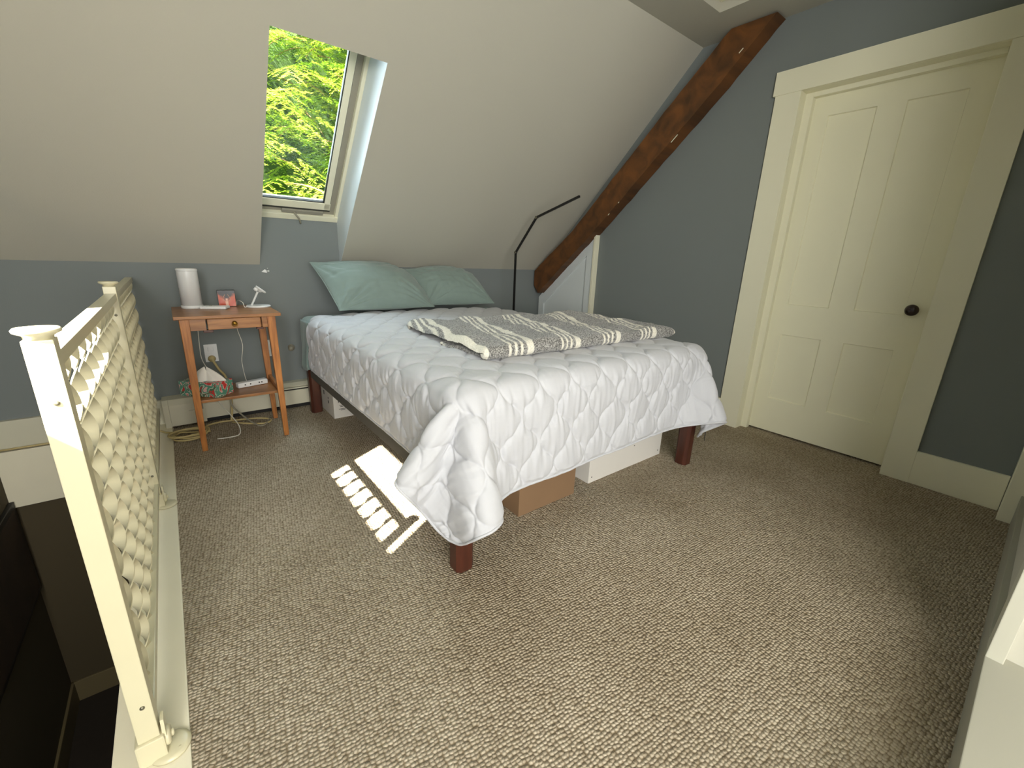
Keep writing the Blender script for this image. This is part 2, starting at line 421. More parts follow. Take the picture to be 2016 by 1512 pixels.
# ---- door casing and door
bm = bmesh.new()
box(bm, XR-.02, XR+.0, DY1, 1.349, 0, 2.073, .0015)
box(bm, XR-.02, XR+.0, .284, DY0, 0, 2.073, .0015)
box(bm, XR-.026, XR+.0, .272, 1.361, DZ, 2.196, .0015)
# jamb and stops
box(bm, XR-.002, XR+.165, DY1-.0006, DY1+.02, 0, DZ+.02); box(bm, XR-.002, XR+.165, DY0-.02, DY0+.0006, 0, DZ+.02); box(bm, XR-.002, XR+.165, DY0, DY1, DZ-.0006, DZ+.02)
box(bm, 3.08, 3.1195, 1.170, DY1+.001, 0, DZ, .002); box(bm, 3.08, 3.1195, DY0-.001, DY0+.012, 0, DZ, .002); box(bm, 3.0802, 3.1192, DY0+.0125, 1.1698, 2.047, DZ+.001, .0015)
casing = struct('trim_7', bm, M_trim, label='cream casing around the panelled door')
bm = bmesh.new(); box(bm, XR+.17, XR+.19, .2, 1.4, -.05, 2.2)
struct('wall_leak_stop', bm, M_wall, label='added unseen backing that stops light leaking past the panelled door')  # unseen backing added to stop light leaks around the door
door = thing('door_1', None, None, (0, 0, 0)); tag(door, 'cream painted four-panel door with a dark knob', kind='structure')
XD = 3.12
def panelled(y0, y1, z0, z1, panels, x, th, dep=.010):
    bm = bmesh.new()
    ys = sorted({y0, y1, *[p[0] for p in panels], *[p[1] for p in panels]}); zs = sorted({z0, z1, *[p[2] for p in panels], *[p[3] for p in panels]})
    for i in range(len(ys)-1):
        for j in range(len(zs)-1):
            cy, cz = (ys[i]+ys[i+1])/2, (zs[j]+zs[j+1])/2
            inside = any(p[0] < cy < p[1] and p[2] < cz < p[3] for p in panels)
            if not inside: box(bm, x, x+th, ys[i], ys[i+1], zs[j], zs[j+1])
    for a, b, c, d in panels:
        poly(bm, [(x+dep, a, c), (x+dep, b, c), (x+dep, b, d), (x+dep, a, d)])
        s = .003
        for q in ([(x, a, c), (x, b, c), (x+dep, b-s, c+s), (x+dep, a+s, c+s)], [(x, a, d), (x, b, d), (x+dep, b-s, d-s), (x+dep, a+s, d-s)],
                  [(x, a, c), (x, a, d), (x+dep, a+s, d-s), (x+dep, a+s, c+s)], [(x, b, c), (x, b, d), (x+dep, b-s, d-s), (x+dep, b-s, c+s)]):
            poly(bm, q)
    return bm
bm = panelled(.408, 1.208, .012, 2.069, [(.864, 1.089, .8715, 1.945), (.514, .740, .8715, 1.945), (.864, 1.089, .241, .678), (.514, .747, .241, .678)], XD, .035)
bmesh.ops.remove_doubles(bm, verts=bm.verts, dist=.0001)
obj('door_slab', bm, M_door, door)
bm = bmesh.new()
Mk = Matrix.Translation((XD, .481, .905)) @ Matrix.Rotation(-PI/2, 4, 'Y')
lathe(bm, [(.022, -.001), (.022, .004), (.010, .006), (.009, .03), (.014, .034), (.026, .04), (.030, .05), (.027, .060), (.016, .067), (0, .069)], 28, Mk)
tag(obj('door_knob', bm, M_knob, door, True), 'dark brown glossy knob')

# ---- low panelled closet door under the timber
bm = bmesh.new()
AX = 2.985
def tri(y): return 1.322-(y-2.67)*.878     # sloping top edge
ya, yb = 2.655, 3.345
fr = .075
prism(bm, [(AX, ya, .0), (AX, ya, tri(ya)), (AX, ya+fr, tri(ya+fr)), (AX, ya+fr, 0)], (.03, 0, 0), 0, .001)
prism(bm, [(AX, yb-fr, .0), (AX, yb-fr, tri(yb-fr)), (AX, yb, tri(yb)), (AX, yb, 0)], (.03, 0, 0), 0, .001)
prism(bm, [(AX, ya+fr, tri(ya+fr)), (AX, yb-fr, tri(yb-fr)), (AX, yb-fr, tri(yb-fr)-.125), (AX, ya+fr, tri(ya+fr)-.125)], (.03, 0, 0), 0, .001)
box(bm, AX, AX+.03, ya+fr, yb-fr, 0, .15, .001)
d2 = thing('closet_door', 'white slanted low closet door under the brown timber beside the bed', 'closet door', (0, 0, 0))
obj('door_frame', bm, M_reveal, d2)
bm = bmesh.new(); prism(bm, [(AX+.030, ya+.02, .02), (AX+.014, ya+.02, tri(ya+.02)-.03), (AX+.014, yb-.02, tri(yb-.02)-.03), (AX+.014, yb-.02, .02)], (.006, 0, 0))
obj('door_panel', bm, M_reveal, d2)
bm = bmesh.new(); box(bm, AX-.012, XR, 2.628, ya-.003, 0, tri(2.64)+.012, .002)
obj('side_casing', bm, M_trim, d2)

# ---- rafter-like brown timber along the gable wall
def beam():
    root = thing('timber_beam', 'brown stained slanting timber brace fixed along the door wall', 'timber beam')
    bm = bmesh.new()
    x0, x1 = 2.90, XR-.006
    # profile in the (y, z) plane: foot near the knee wall, head under the flat ceiling
    up_e = [(3.352, .99), (3.352, .86)]; 
    a = Vector((0, 3.343, .98)); 
    # lower edge of the front face, from foot to head
    low = [(3.343, .855), (3.30, .80), (2.563, 1.338+.0), (1.645, 2.149), (1.37, 2.462)]
    topp = [(1.631, 2.472), (1.95, 2.20), (2.86, 1.345), (3.343, .975)]
    low = [(3.335, .845), (3.27, .775), (2.60, 1.338), (1.69, 2.16), (1.375, 2.47)]
    topp = [(1.632, 2.474), (1.925, 2.215), (2.845, 1.352), (3.335, .985)]
    pts = low+topp
    N = []
    def densify(L, k=14, wob=.003, sd=0):
        out = []
        for i, (p, q) in enumerate(zip(L, L[1:])):
            n_ = max(1, int(math.dist(p, q)/.05))
            for j in range(n_):
                t = j/n_; o_ = wob*(noise.noise(Vector((i*3.1+t*n_*.45, sd, 0)))) if j else 0
                out.append((p[0]+(q[0]-p[0])*t+o_*.7, p[1]+(q[1]-p[1])*t+o_*.7))
        out.append(L[-1]); return out
    loop = densify(low, wob=.010, sd=1)+densify(topp, wob=.007, sd=5)
    prism(bm, [(x0, y, z) for y, z in loop], (x1-x0, 0, 0))
    es = [e for e in bm.edges if abs(e.verts[0].co.x-x0) < 1e-5 and abs(e.verts[1].co.x-x0) < 1e-5]
    bmesh.ops.bevel(bm, geom=es, offset=.004, segments=2, profile=.6, affect='EDGES')
    # object axes follow the timber so that the grain runs along it
    ang = math.atan2(2.16-1.338, 1.69-2.60)
    R = Matrix.Rotation(ang, 4, 'X')
    o = obj('timber', bm, M_beam, root)
    Rm = Matrix(((0, 1, 0, 0), (math.cos(ang), 0, -math.sin(ang), 0), (math.sin(ang), 0, math.cos(ang), 0), (0, 0, 0, 1)))
    o.data.transform(Rm.inverted()); o.matrix_world = Rm
    for (y, z, l) in ((1.93, 1.925, .06), (1.55, 2.33, .03), (2.45, 1.462, .018), (2.36, 1.545, .012)):
        bm = bmesh.new(); box(bm, x0-.0012, x0+.001, -l/2, l/2, -.0025, .0025, M=Matrix.Translation((0, y, z+.006)) @ Matrix.Rotation(-math.radians(42), 4, 'X'))
        tag(obj('paint_fleck', bm, M_trim, root), 'small pale paint chip on the timber')
beam()

# ---- roof window
def roof_window():
    root = thing('window_1', None, None, (SX0, YB, zt)); tag(root, 'roof window with a cream sash looking into green branches', kind='structure')
    root.rotation_euler = (PI-math.radians(45), 0, 0)
    # local frame: x along the ridge, y up the slope, z outwards
    Rm = Matrix(((1, 0, 0), (0, -1/S2, 1/S2), (0, 1/S2, 1/S2)))
    root.rotation_euler = Rm.to_euler() if Rm.determinant() > 0 else (0, 0, 0)
    W_, H_ = SX1-SX0, 1.198
    def q(x0, x1, y0, y1, z0, z1, b=.002):   # explicit world placement (the local frame is left-handed)
        bm = bmesh.new(); vs = box(bm, x0, x1, y0, y1, z0, z1, b)
        for v in bm.verts: v.co = Vector((SX0+v.co.x, YB-v.co.y/S2+v.co.z/S2, zt+v.co.y/S2+v.co.z/S2))
        return bm
    def joinq(L):
        bm = bmesh.new()
        for a in L:
            b = q(*a); me = bpy.data.meshes.new('t'); b.to_mesh(me); b.free(); bm.from_mesh(me); bpy.data.meshes.remove(me)
        return bm
    root.rotation_euler = (0, 0, 0); root.location = (0, 0, 0)
    e = .001
    # white outer lining; left and top bars extended outward to block the sun
    obj('window_frame', joinq([(-.05, W_-e, -.01, .03, -.02, .10), (W_-.022, W_-e, .0, H_, -.012, .10), (-.05, -.03, 0, H_, -.012, .33), (-.05, W_-e, H_-.03, H_, -.01, .33)]), M_trim, root)
    tag(obj('sun_block_curb', joinq([(-.10, -.0505, -.05, H_+.05, -.107, .33), (-.0504, W_+.0099, H_+.0002, H_+.05, -.107, .33), (W_+.01, W_+.06, -.05, H_+.05, -.107, .33)]), M_taupe, root), 'added boards around the roof window that keep the sun out')  # unseen boards added to keep stray sun out of the shaft
    tag(obj('inner_frame', joinq([(-.03, W_-.022, .030, .062, .012, .10), (W_-.058, W_-.022, .06, H_-.03, .012, .10), (-.03, 0, .06, H_-.03, .012, .10)]), M_taupe, root), 'taupe inner frame')
    tag(obj('sash', joinq([(0, W_-.058, .070, .122, .004, .05), (W_-.098, W_-.062, .075, H_-.03, .004, .05), (.002, .04, .075, H_-.03, .004, .05), (0, W_-.058, H_-.06, H_-.03, .004, .05)]), M_trim, root), 'cream sash bars')
    tag(obj('gasket', joinq([(.04, W_-.094, .120, .128, .012, .03, .0005), (W_-.104, W_-.097, .12, H_-.08, .012, .03, .0005), (0, W_-.058, .062, .070, .0, .03, .0005)]), M_alu, root), 'black gasket strips')
    obj('pane', joinq([(.035, W_-.09, .12, H_-.05, .026, .030, .0)]), M_glass, root)
    tag(obj('operator_cover', joinq([(.16, .42, .034, .062, -.012, .02, .004)]), M_taupe, root), 'brown opener cover')
    bm = bmesh.new()
    def L2(x, y, z): return Vector((SX0+x, YB-y/S2+z/S2, zt+y/S2+z/S2))
    tube(bm, smoothpath([L2(.235, .045, -.012), L2(.245, .04, -.035), L2(.262, .02, -.048), L2(.272, -.012, -.050)], 5), .006)
    obj('crank_handle', bm, M_cordg, root)
roof_window()
# small window in the left wall: frame only, open to the sun
bm = bmesh.new()
for a, b, c, d in ((WY0-.05, WY1+.05, WZ1, WZ1+.05), (WY0-.05, WY1+.05, WZ0-.05, WZ0), (WY0-.05, WY0, WZ0, WZ1), (WY1, WY1+.05, WZ0, WZ1)):
    box(bm, XL, XL+.004, a, b, c, d)
struct('window_2', bm, M_trim, label='small window in the wall beyond the stairwell')

# ---------------------------------------------------------------- baseboard heater
def heater():
    root = thing('baseboard_heater', 'long cream baseboard heater below the knee wall behind the nightstand', 'heater')
    y1 = YB-.001
    bm = bmesh.new()
    def prof(x0, x1, pts): prism(bm, [(x0, y, z) for y, z in pts], (x1-x0, 0, 0), 0, .0008)
    prof(-.02, 2.86, [(3.238, .03), (3.238, .128), (3.245, .134), (3.250, .128), (3.250, .03)])        # front plate
    prof(-.02, 2.86, [(3.262, .158), (3.30, .176), (y1, .176), (y1, .168), (3.30, .168), (3.266, .151)])  # top hood
    obj('front_panel', bm, M_heater, root)
    bm = bmesh.new()
    prof(-.145, -.1155, [(3.233, .0), (3.233, .146), (3.262, .177), (y1, .177), (y1, .0)])
    prof(-.115, .065, [(3.232, .012), (3.232, .146), (3.26, .178), (y1, .178), (y1, .012)])
    obj('end_cap', bm, M_heater, root)
    bm = bmesh.new()
    box(bm, -.02, 2.86, 3.272, 3.30, .04, .150); box(bm, -.02, 2.86, 3.255, y1, .002, .03)
    obj('fin_cover', bm, M_dark, root)
    bm = bmesh.new()
    prof(.065, 2.86, [(3.256, .139), (3.262, .146), (3.285, .152), (3.285, .147), (3.262, .139)])
    obj('damper', bm, M_heater, root)
    bm = bmesh.new(); box(bm, -.02, .055, 3.2312, 3.2320, .100, .102); box(bm, .04, .056, 3.2312, 3.235, .100, .14)
    obj('seam', bm, M_cordg, root)
heater()

# ---------------------------------------------------------------- railing
def railing():
    root = thing('stair_railing', 'ivory metal stair railing with twisted flat balusters at the stairwell', 'railing', (0, 0, 0))
    X = -.178; Y1, Y2, YEND = 1.0, 2.2, 3.30
    def post(y):
        bm = bmesh.new(); hw = .0185
        box(bm, X-hw, X+hw, y-hw, y+hw, .02, .940, .002)
        o = obj('post', bm, M_rail, root)
        bm = bmesh.new(); lathe(bm, [(.017, .938), (.0185, .946), (.028, .951), (.029, .955), (.0265, .958), (0, .9585)], 32, Matrix.Translation((X, y, 0)))
        obj('cap', bm, M_rail, o, False)
        bm = bmesh.new()
        box(bm, X-.025, X+.025, y-.026, y+.026, .007, .070, .004)
        lathe(bm, [(.038, .007), (.038, .012), (.030, .016), (0, .016)], 28, Matrix.Translation((X+.028, y-.005, 0)))
        lathe(bm, [(.021, .0), (.021, .006), (.017, .010), (0, .010)], 24, Matrix.Translation((X+.024, y-.002, .045)) @ Matrix.Rotation(PI/2, 4, 'Y'))
        prism(bm, [(X+.022, y-.02, .06), (X+.022, y+.02, .06), (X+.022, y+.012, .10), (X+.022, y-.012, .10)], (.006, 0, 0))
        f = obj('foot_bracket', bm, M_rail, root)
        bm = bmesh.new()
        lathe(bm, [(.008, 0), (.008, .004), (.005, .006), (0, .006)], 14, Matrix.Translation((X+.034, y-.002, .045)) @ Matrix.Rotation(PI/2, 4, 'Y'))
        obj('bolt', bm, M_rail, f)
        bm = bmesh.new()
        lathe(bm, [(.006, 0), (.006, .003), (0, .005)], 14, Matrix.Translation((X+.045, y-.022, .012)))
        obj('bolt', bm, M_rail, f)
        for zz in (.835, .16):
            bm = bmesh.new()
            lathe(bm, [(.0045, 0), (.0045, .0015), (.002, .003), (0, .003)], 14, Matrix.Translation((X+.003, y-hw, zz)) @ Matrix.Rotation(PI/2, 4, 'X'))
            obj('screw', bm, M_screw, o)
    post(Y1); post(Y2)
    for a, b in ((Y1+.0185, Y2-.0185), (Y2+.0185, YEND)):
        bm = bmesh.new(); box(bm, X-.0155, X+.0155, a, b, .889, .915, .002); obj('top_rail', bm, M_rail, root)
        bm = bmesh.new(); box(bm, X-.0165, X+.0165, a, b, .094, .122, .002); obj('bottom_rail', bm, M_rail, root)
    # one twisted bar, copied along the rail
    def twist():
        bm = bmesh.new(); z0, z1, wd, th, pitch = .118, .890, .0135, .0016, .175
        n_ = 120; rings = []
        for i in range(n_+1):
            z = z0+(z1-z0)*i/n_; t = (z-z0)/(z1-z0)
            e = min(1, min(t, 1-t)/.03); a = 2*PI*(z-z0)/pitch
            c, s = math.cos(a), math.sin(a)
            rings.append([bm.verts.new((x*c-y*s, x*s+y*c, z)) for x, y in ((-wd, -th), (wd, -th), (wd, th), (-wd, th))])
        for a, b in zip(rings, rings[1:]):
            for k in range(4):
                f = bm.faces.new((a[k], a[(k+1) % 4], b[(k+1) % 4], b[k])); f.smooth = k in (0, 2)
        bm.faces.new(rings[0][::-1]); bm.faces.new(rings[-1])
        return bm
    ys = [Y1+.105*k for k in range(1, 11)]+[Y2+.105*k for k in range(1, 11)]
    first = obj('baluster', twist(), M_rail, root)
    sm = first.modifiers.new('edge', 'EDGE_SPLIT'); sm.split_angle = math.radians(50)
    for i, y in enumerate(ys):
        o = first if i == 0 else first.copy()
        if i: C.objects.link(o); o.parent = root
        o.location = (X, y, 0); o.rotation_euler = (0, 0, .9)
railing()

# ---------------------------------------------------------------- bed
def bed():
    root = thing('bed', 'bed with reddish wooden legs and charcoal side rails under the white quilt', 'bed', (0, 0, 0))
    x0, x1, y0, y1 = .66, 2.215, 1.094, 3.126
    for x, y in ((x0, y0), (x1-.072, y0), (x0, y1-.072), (x1-.072, y1-.072)):
        bm = bmesh.new(); s = .072; c = .014
        pts = [(x+c, y), (x+s-c, y), (x+s, y+c), (x+s, y+s-c), (x+s-c, y+s), (x+c, y+s), (x, y+s-c), (x, y+c)]
        prism(bm, [(a, b, .001) for a, b in pts], (0, 0, .34), 0, .0015)
        obj('leg', bm, M_leg, root)
    e = .012
    for a, b, c, d in ((x0+e, x0+.035, y0+.02, y1-.01), (x1-.035, x1-e, y0+.02, y1-.01), (x0+.035, x1-.035, y0+.02, y0+.045), (x0+.035, x1-.035, y1-.035, y1-.01)):
        bm = bmesh.new(); box(bm, a, b, c, d, .262, .40, .003); obj('side_rail', bm, M_frame, root)
    for k in range(12):
        y = y0+.1+k*.158; bm = bmesh.new(); box(bm, x0+.035, x1-.035, y, y+.06, .36, .378); obj('slat', bm, M_oak, root)
    bm = bmesh.new(); box(bm, x0+.035, x1-.035, y0+.06, y1-.04, .33, .355)
    obj('base_cloth', bm, M_frame, root)
    bm = bmesh.new(); vs = box(bm, .685, 2.205, 1.12, 3.11, .402, .655, .045, seg=5)
    for f in bm.faces: f.smooth = True
    tag(obj('mattress', bm, M_sheet), 'thick mattress under the sage sheet and white quilt', 'mattress')
bed()

def sheet():
    # fitted drop of sage cotton at the head end: top, left side and right side
    n, m_ = 160, 60
    xs0, xs1, top = .672, 2.222, .668
    L = .335; W_ = xs1-xs0; tot = W_+2*L
    P = np.zeros((m_, n, 3))
    ys = np.linspace(2.93, 3.135, m_)
    for j in range(m_):
        for i in range(n):
            s = tot*i/(n-1)
            r = .045
            if s < L: x = xs0; z = top-(L-s)
            elif s > L+W_: x = xs1; z = top-(s-L-W_)
            else: x = xs0+(s-L); z = top
            d = min(x-xs0, xs1-x)
            if z >= top-1e-9 and d < r: z = top-(r-math.sqrt(max(0, r*r-(r-d)**2)))
            if z < top-1e-9 and z > top-r and d < 1e-9: pass
            drop = max(0, (top-z)/L)
            sgn = -1 if x < 1.4 else 1
            out = min(1, max(0, (ys[j]-2.965)/.03))
            fl = .004+.010*drop+.007*math.sin(ys[j]*34+1)*drop+.006*math.sin(ys[j]*61+2*z*9)*drop
            P[j, i] = (x+sgn*(fl*out+.006*out-.006*(1-out))*(1 if drop > 0 else 0), ys[j]+.02*drop*(ys[j]-2.9)/.2, z+.0015*math.sin(x*40+ys[j]*15))
            if i == 0 or i == n-1 or drop > .999: P[j, i, 2] -= .035*max(0, 1-abs(ys[j]-3.08)/.1)
    o = grid_obj('bed_sheet', P, M_sheet)
    so = o.modifiers.new('s', 'SOLIDIFY'); so.thickness = .0018; so.offset = 1
    tag(o, 'sage green sheet showing beside the quilt at the pillow end', 'bed sheet')
sheet()

# quilt: the hang of the cloth as a coarse net of points in millimetres (differences of differences), then stitched in relief
QN = [[
[633,12,2,-3,7,42,46,27,26,38,49,52,52,52,52,53,52,52,52,52,53,52,52,52,52,53,52,52,52,53,52,51,46,34,16,18,46,15,-19,-4,26,30,40],
[-14,7,6,2,-2,-10,3,4,0,2,2,0,0,0,0,-1,1,0,0,0,0,0,0,0,0,0,0,0,0,0,0,1,3,4,2,2,0,-10,2,15,13,7,-5],
[-17,10,6,3,-2,-8,0,4,0,3,0,1,0,0,0,0,0,0,0,0,-1,1,0,0,0,0,0,0,0,0,0,0,2,5,3,3,-2,-11,9,21,3,2,-6],
[-25,9,12,4,1,-6,-5,5,2,2,1,0,0,0,0,0,0,0,0,0,0,0,0,0,0,0,0,0,0,0,0,0,1,5,4,3,-6,-6,23,9,-1,0,4],
[-30,4,13,10,4,-3,-9,5,3,3,0,0,0,0,0,0,0,0,0,0,0,0,0,0,0,0,0,0,0,0,0,0,0,4,6,4,-10,7,21,0,0,-1,3],
[-26,-2,0,25,13,-5,-14,3,3,3,0,-1,1,0,0,0,-1,1,0,0,0,0,0,0,0,0,0,0,0,0,0,0,0,0,11,4,-11,22,5,1,-1,1,1],
[-28,1,1,-3,20,16,-10,-4,6,1,0,0,0,0,0,0,0,0,0,0,0,0,0,0,0,0,0,0,0,0,0,0,0,0,9,5,-3,20,1,-2,-3,-7,-10],
[-18,-9,-3,2,-1,14,20,-13,8,0,0,0,-1,1,0,0,0,0,0,0,0,0,0,0,0,0,0,0,1,-1,0,0,0,0,0,10,17,4,-6,-14,-18,-16,-13],
[31,-10,-14,-17,-13,-7,8,16,5,0,0,1,0,-1,1,0,0,0,0,0,0,0,0,0,1,-1,0,0,0,0,0,1,0,1,2,5,9,-20,-23,-14,-6,-2,-1],
[47,-1,-1,-2,-5,-12,-26,-2,0,1,1,-1,1,0,0,0,0,-1,1,0,0,0,0,0,0,0,0,0,0,0,1,-1,1,-1,0,-2,-6,-17,-12,-5,-3,-2,-1],
[45,0,-3,-4,-11,-22,1,-4,-1,-1,0,0,0,0,-1,1,0,0,0,0,0,0,0,0,0,0,0,1,-1,0,0,0,0,0,-1,0,1,1,-2,-7,-9,-9,-5],
[35,-6,-8,-11,-10,-1,0,1,0,1,-1,0,0,0,0,0,0,0,0,0,0,0,0,0,0,0,0,-1,1,0,0,0,-1,0,1,-1,0,2,1,-1,-2,-3,-6],
[17,-6,-6,-5,-2,2,0,1,0,-1,0,0,0,0,0,0,0,0,0,0,0,0,0,0,-1,1,0,0,0,0,-1,1,0,0,-1,1,0,0,0,0,0,0,-1],
[7,-4,-3,-1,1,0,0,0,0,0,0,1,-1,0,0,0,0,0,0,0,0,0,0,0,0,0,0,0,0,0,0,-1,1,0,0,0,0,-1,0,1,1,0,0],
[3,-3,-1,0,0,1,0,0,0,0,1,-1,0,0,0,0,0,0,0,0,0,0,0,0,0,0,0,0,0,0,0,0,-1,1,0,0,0,0,1,0,0,1,1],
[1,-1,0,0,0,0,0,0,0,1,-1,0,0,0,1,-1,0,0,0,0,0,-1,1,0,0,0,0,0,-1,1,0,0,0,-1,1,-1,1,1,0,1,1,0,0],
[1,0,-1,0,0,0,0,0,1,-1,0,0,0,0,0,0,0,0,0,0,0,0,0,0,0,0,0,0,0,0,0,0,0,0,0,0,0,0,0,1,0,0,0],
[1,-1,0,0,0,0,0,0,0,0,0,0,0,0,0,0,0,0,0,0,0,0,0,0,0,0,0,0,0,0,0,0,0,0,-1,1,0,0,-1,-1,0,-1,0],
[1,0,-1,0,0,0,0,0,0,0,0,0,0,0,0,0,0,0,0,0,0,0,0,0,0,0,0,0,0,0,0,0,0,0,0,0,0,-1,1,-2,-1,0,-1],
[0,0,1,-1,0,0,0,0,0,0,0,0,0,0,0,0,0,0,0,0,0,0,0,0,0,0,0,0,0,0,0,0,0,0,0,0,0,0,-1,1,-1,0,0],
[0,-1,0,1,0,0,0,0,0,0,0,0,0,0,0,0,0,0,0,0,0,0,0,0,0,0,0,0,0,0,0,0,0,0,0,0,0,0,1,-1,1,0,0],
[-1,1,0,0,0,0,0,0,0,0,0,0,0,0,0,0,0,0,0,0,0,0,0,0,0,0,0,0,0,0,0,0,0,0,0,0,0,1,-1,1,0,0,1],
[0,0,0,0,0,0,0,0,0,0,0,0,0,0,0,0,0,0,0,0,0,0,0,0,0,0,0,0,0,0,0,0,0,0,0,0,0,0,0,1,0,0,0],
[0,0,0,0,0,0,0,0,0,0,0,0,0,0,0,0,0,0,0,0,0,0,0,0,0,0,0,0,0,0,0,0,0,0,0,0,0,0,0,-1,1,0,-1],
[0,0,0,0,0,0,0,0,0,0,0,0,0,0,0,0,0,0,0,0,0,0,0,0,0,0,0,0,0,0,0,0,0,0,0,0,0,0,0,0,-1,0,0],
[0,0,0,0,0,0,0,0,0,0,0,0,0,0,0,0,0,0,0,0,0,0,0,0,0,0,0,0,0,0,0,0,0,0,0,0,0,0,0,0,0,0,0],
[0,0,0,0,0,0,0,0,0,0,0,0,0,0,0,0,0,0,0,0,0,0,0,0,0,0,0,0,0,0,0,0,0,0,0,0,0,0,0,0,0,0,0],
[0,0,0,0,0,0,0,0,0,0,0,0,0,0,0,0,0,0,0,0,0,0,0,0,0,0,0,0,0,0,0,0,0,0,0,0,0,0,0,0,0,0,0],
[0,0,0,0,0,0,0,0,0,0,0,0,0,0,0,0,0,0,0,0,0,0,0,0,0,0,0,0,0,0,0,0,0,0,0,0,0,0,0,0,0,0,0],
[0,0,0,0,0,0,0,0,0,0,0,0,0,0,0,0,0,0,0,0,0,0,0,0,0,0,0,0,0,0,0,0,0,0,0,0,0,0,0,0,0,0,0],
[0,0,0,0,0,0,0,0,0,0,0,0,0,0,0,0,0,0,0,0,0,0,0,0,0,0,0,0,0,0,0,0,0,0,0,0,0,0,0,0,0,0,0],
[0,0,0,0,0,0,0,0,0,0,0,0,0,0,0,0,0,0,0,0,0,0,0,0,0,0,0,0,0,0,0,0,0,0,0,0,0,0,0,0,0,0,0],
[0,0,0,0,0,0,0,0,0,0,0,0,0,0,0,0,0,0,0,0,0,0,0,0,0,0,0,0,0,0,0,0,0,0,0,0,0,0,0,0,0,0,0],
[0,0,0,0,0,0,0,0,0,0,0,0,0,0,0,0,0,0,0,0,0,0,0,0,0,0,0,0,0,0,0,0,0,0,0,0,0,0,0,0,0,0,0],
[0,0,0,0,0,0,0,0,-1,1,0,0,0,0,0,0,0,0,0,0,0,0,0,0,0,0,0,0,0,0,0,0,0,0,0,0,0,0,0,0,0,0,0],
[0,0,0,0,0,0,0,0,0,0,0,0,0,0,0,0,0,0,0,0,0,0,0,0,0,0,0,0,0,0,0,0,0,0,0,0,0,0,0,0,0,0,0],
[0,0,0,0,0,0,0,0,0,0,0,0,0,0,0,0,0,0,0,0,0,0,0,0,0,0,0,0,0,0,0,0,0,0,0,0,0,0,0,0,0,0,0],
[0,0,0,0,0,0,0,0,0,0,0,0,0,0,0,0,0,0,0,0,0,0,0,0,0,0,0,0,0,0,0,0,0,0,0,0,0,0,0,0,0,0,0],
[0,0,0,0,0,0,0,0,0,0,0,0,0,0,0,0,0,0,0,0,0,0,0,0,0,0,0,0,0,0,0,0,0,0,0,0,0,0,0,0,0,0,0],
[0,0,0,0,0,0,0,0,0,0,0,0,0,0,0,0,0,0,0,0,0,0,0,0,0,0,0,0,0,0,0,0,0,0,0,0,0,0,0,0,0,0,0],
[0,0,0,0,0,0,0,0,0,0,0,0,0,0,0,0,0,0,0,0,0,0,0,0,0,0,0,0,0,0,0,0,0,0,0,0,0,0,0,0,0,0,0],
[0,0,0,0,0,0,0,0,0,0,0,0,0,0,0,0,0,0,0,0,0,0,0,0,0,0,0,0,0,0,0,0,0,0,0,0,0,0,0,0,0,0,0],
[0,0,0,0,0,0,0,0,0,0,0,0,0,0,0,0,0,0,0,0,0,0,0,0,0,0,0,0,0,0,0,0,0,0,0,0,0,-1,1,0,0,0,0],
[0,0,0,0,0,0,0,0,0,0,0,0,0,0,0,0,0,0,0,0,0,0,0,0,0,0,0,0,0,0,0,0,0,0,0,0,0,0,0,0,0,0,0]],
[
[1104,-42,-32,-39,-38,-19,22,44,45,35,18,6,-1,-2,-4,-2,-1,3,3,2,0,-3,-2,0,1,2,0,-1,-2,-2,-4,-11,-22,-38,-46,-46,-16,35,39,39,27,15,1],
[40,1,-7,0,-1,-10,-10,-3,0,-2,-4,-4,0,0,1,-1,1,-1,0,0,-1,1,0,0,0,0,0,0,1,2,2,5,6,4,0,1,9,3,0,-3,-25,-10,28],
[22,10,2,-1,0,-5,-14,-3,-1,-4,-5,-1,0,0,0,1,-1,0,0,-1,1,0,1,0,0,-1,0,0,1,0,2,4,6,6,1,2,10,1,1,-17,-11,-2,1],
[14,14,5,1,0,-4,-13,-7,0,-5,-5,-1,0,0,1,0,1,-1,-1,0,0,1,0,0,0,0,0,1,-1,1,0,2,7,8,3,1,11,1,-8,-20,2,5,-7],
[-7,18,18,4,0,0,-12,-10,-2,-7,-4,0,1,1,0,1,0,0,-1,0,-1,1,1,0,-1,-1,1,0,1,-1,0,1,3,12,4,3,10,0,-21,-7,8,1,-6],
[-26,8,21,29,3,-1,-8,-14,-3,-9,-1,-1,1,0,2,0,0,-1,0,-1,1,0,0,0,0,0,0,0,0,0,-1,-1,1,9,13,5,8,-9,-15,2,3,-1,-5],
[-18,-6,0,17,35,7,-3,-19,-6,-8,0,1,-1,1,0,0,0,1,-1,0,0,0,0,0,0,1,-1,0,0,0,1,-1,-1,1,20,9,4,-22,-3,9,7,9,7],
[33,-18,-18,-16,5,37,10,-10,-20,-2,2,0,0,1,0,1,0,0,0,0,1,0,0,1,0,-1,0,1,1,0,1,1,0,-2,2,24,-14,-12,18,15,5,-3,-7],
[40,5,0,-8,-18,-20,18,17,-11,3,1,0,1,0,1,1,1,0,1,1,0,1,0,0,1,1,1,0,0,1,-1,1,1,0,2,2,-15,15,-3,-10,-8,-6,-4],
[17,2,3,5,4,6,12,1,-1,1,-1,2,0,0,0,0,0,0,0,0,0,0,1,0,0,0,0,0,-1,0,1,0,-1,1,1,0,-3,-11,-8,-5,-5,-2,-3],
[22,2,3,5,10,10,-1,3,-1,0,0,-1,0,1,0,0,0,0,0,-1,0,0,0,0,0,0,0,0,0,0,0,0,0,0,0,1,-2,0,1,-2,-2,-5,-3],
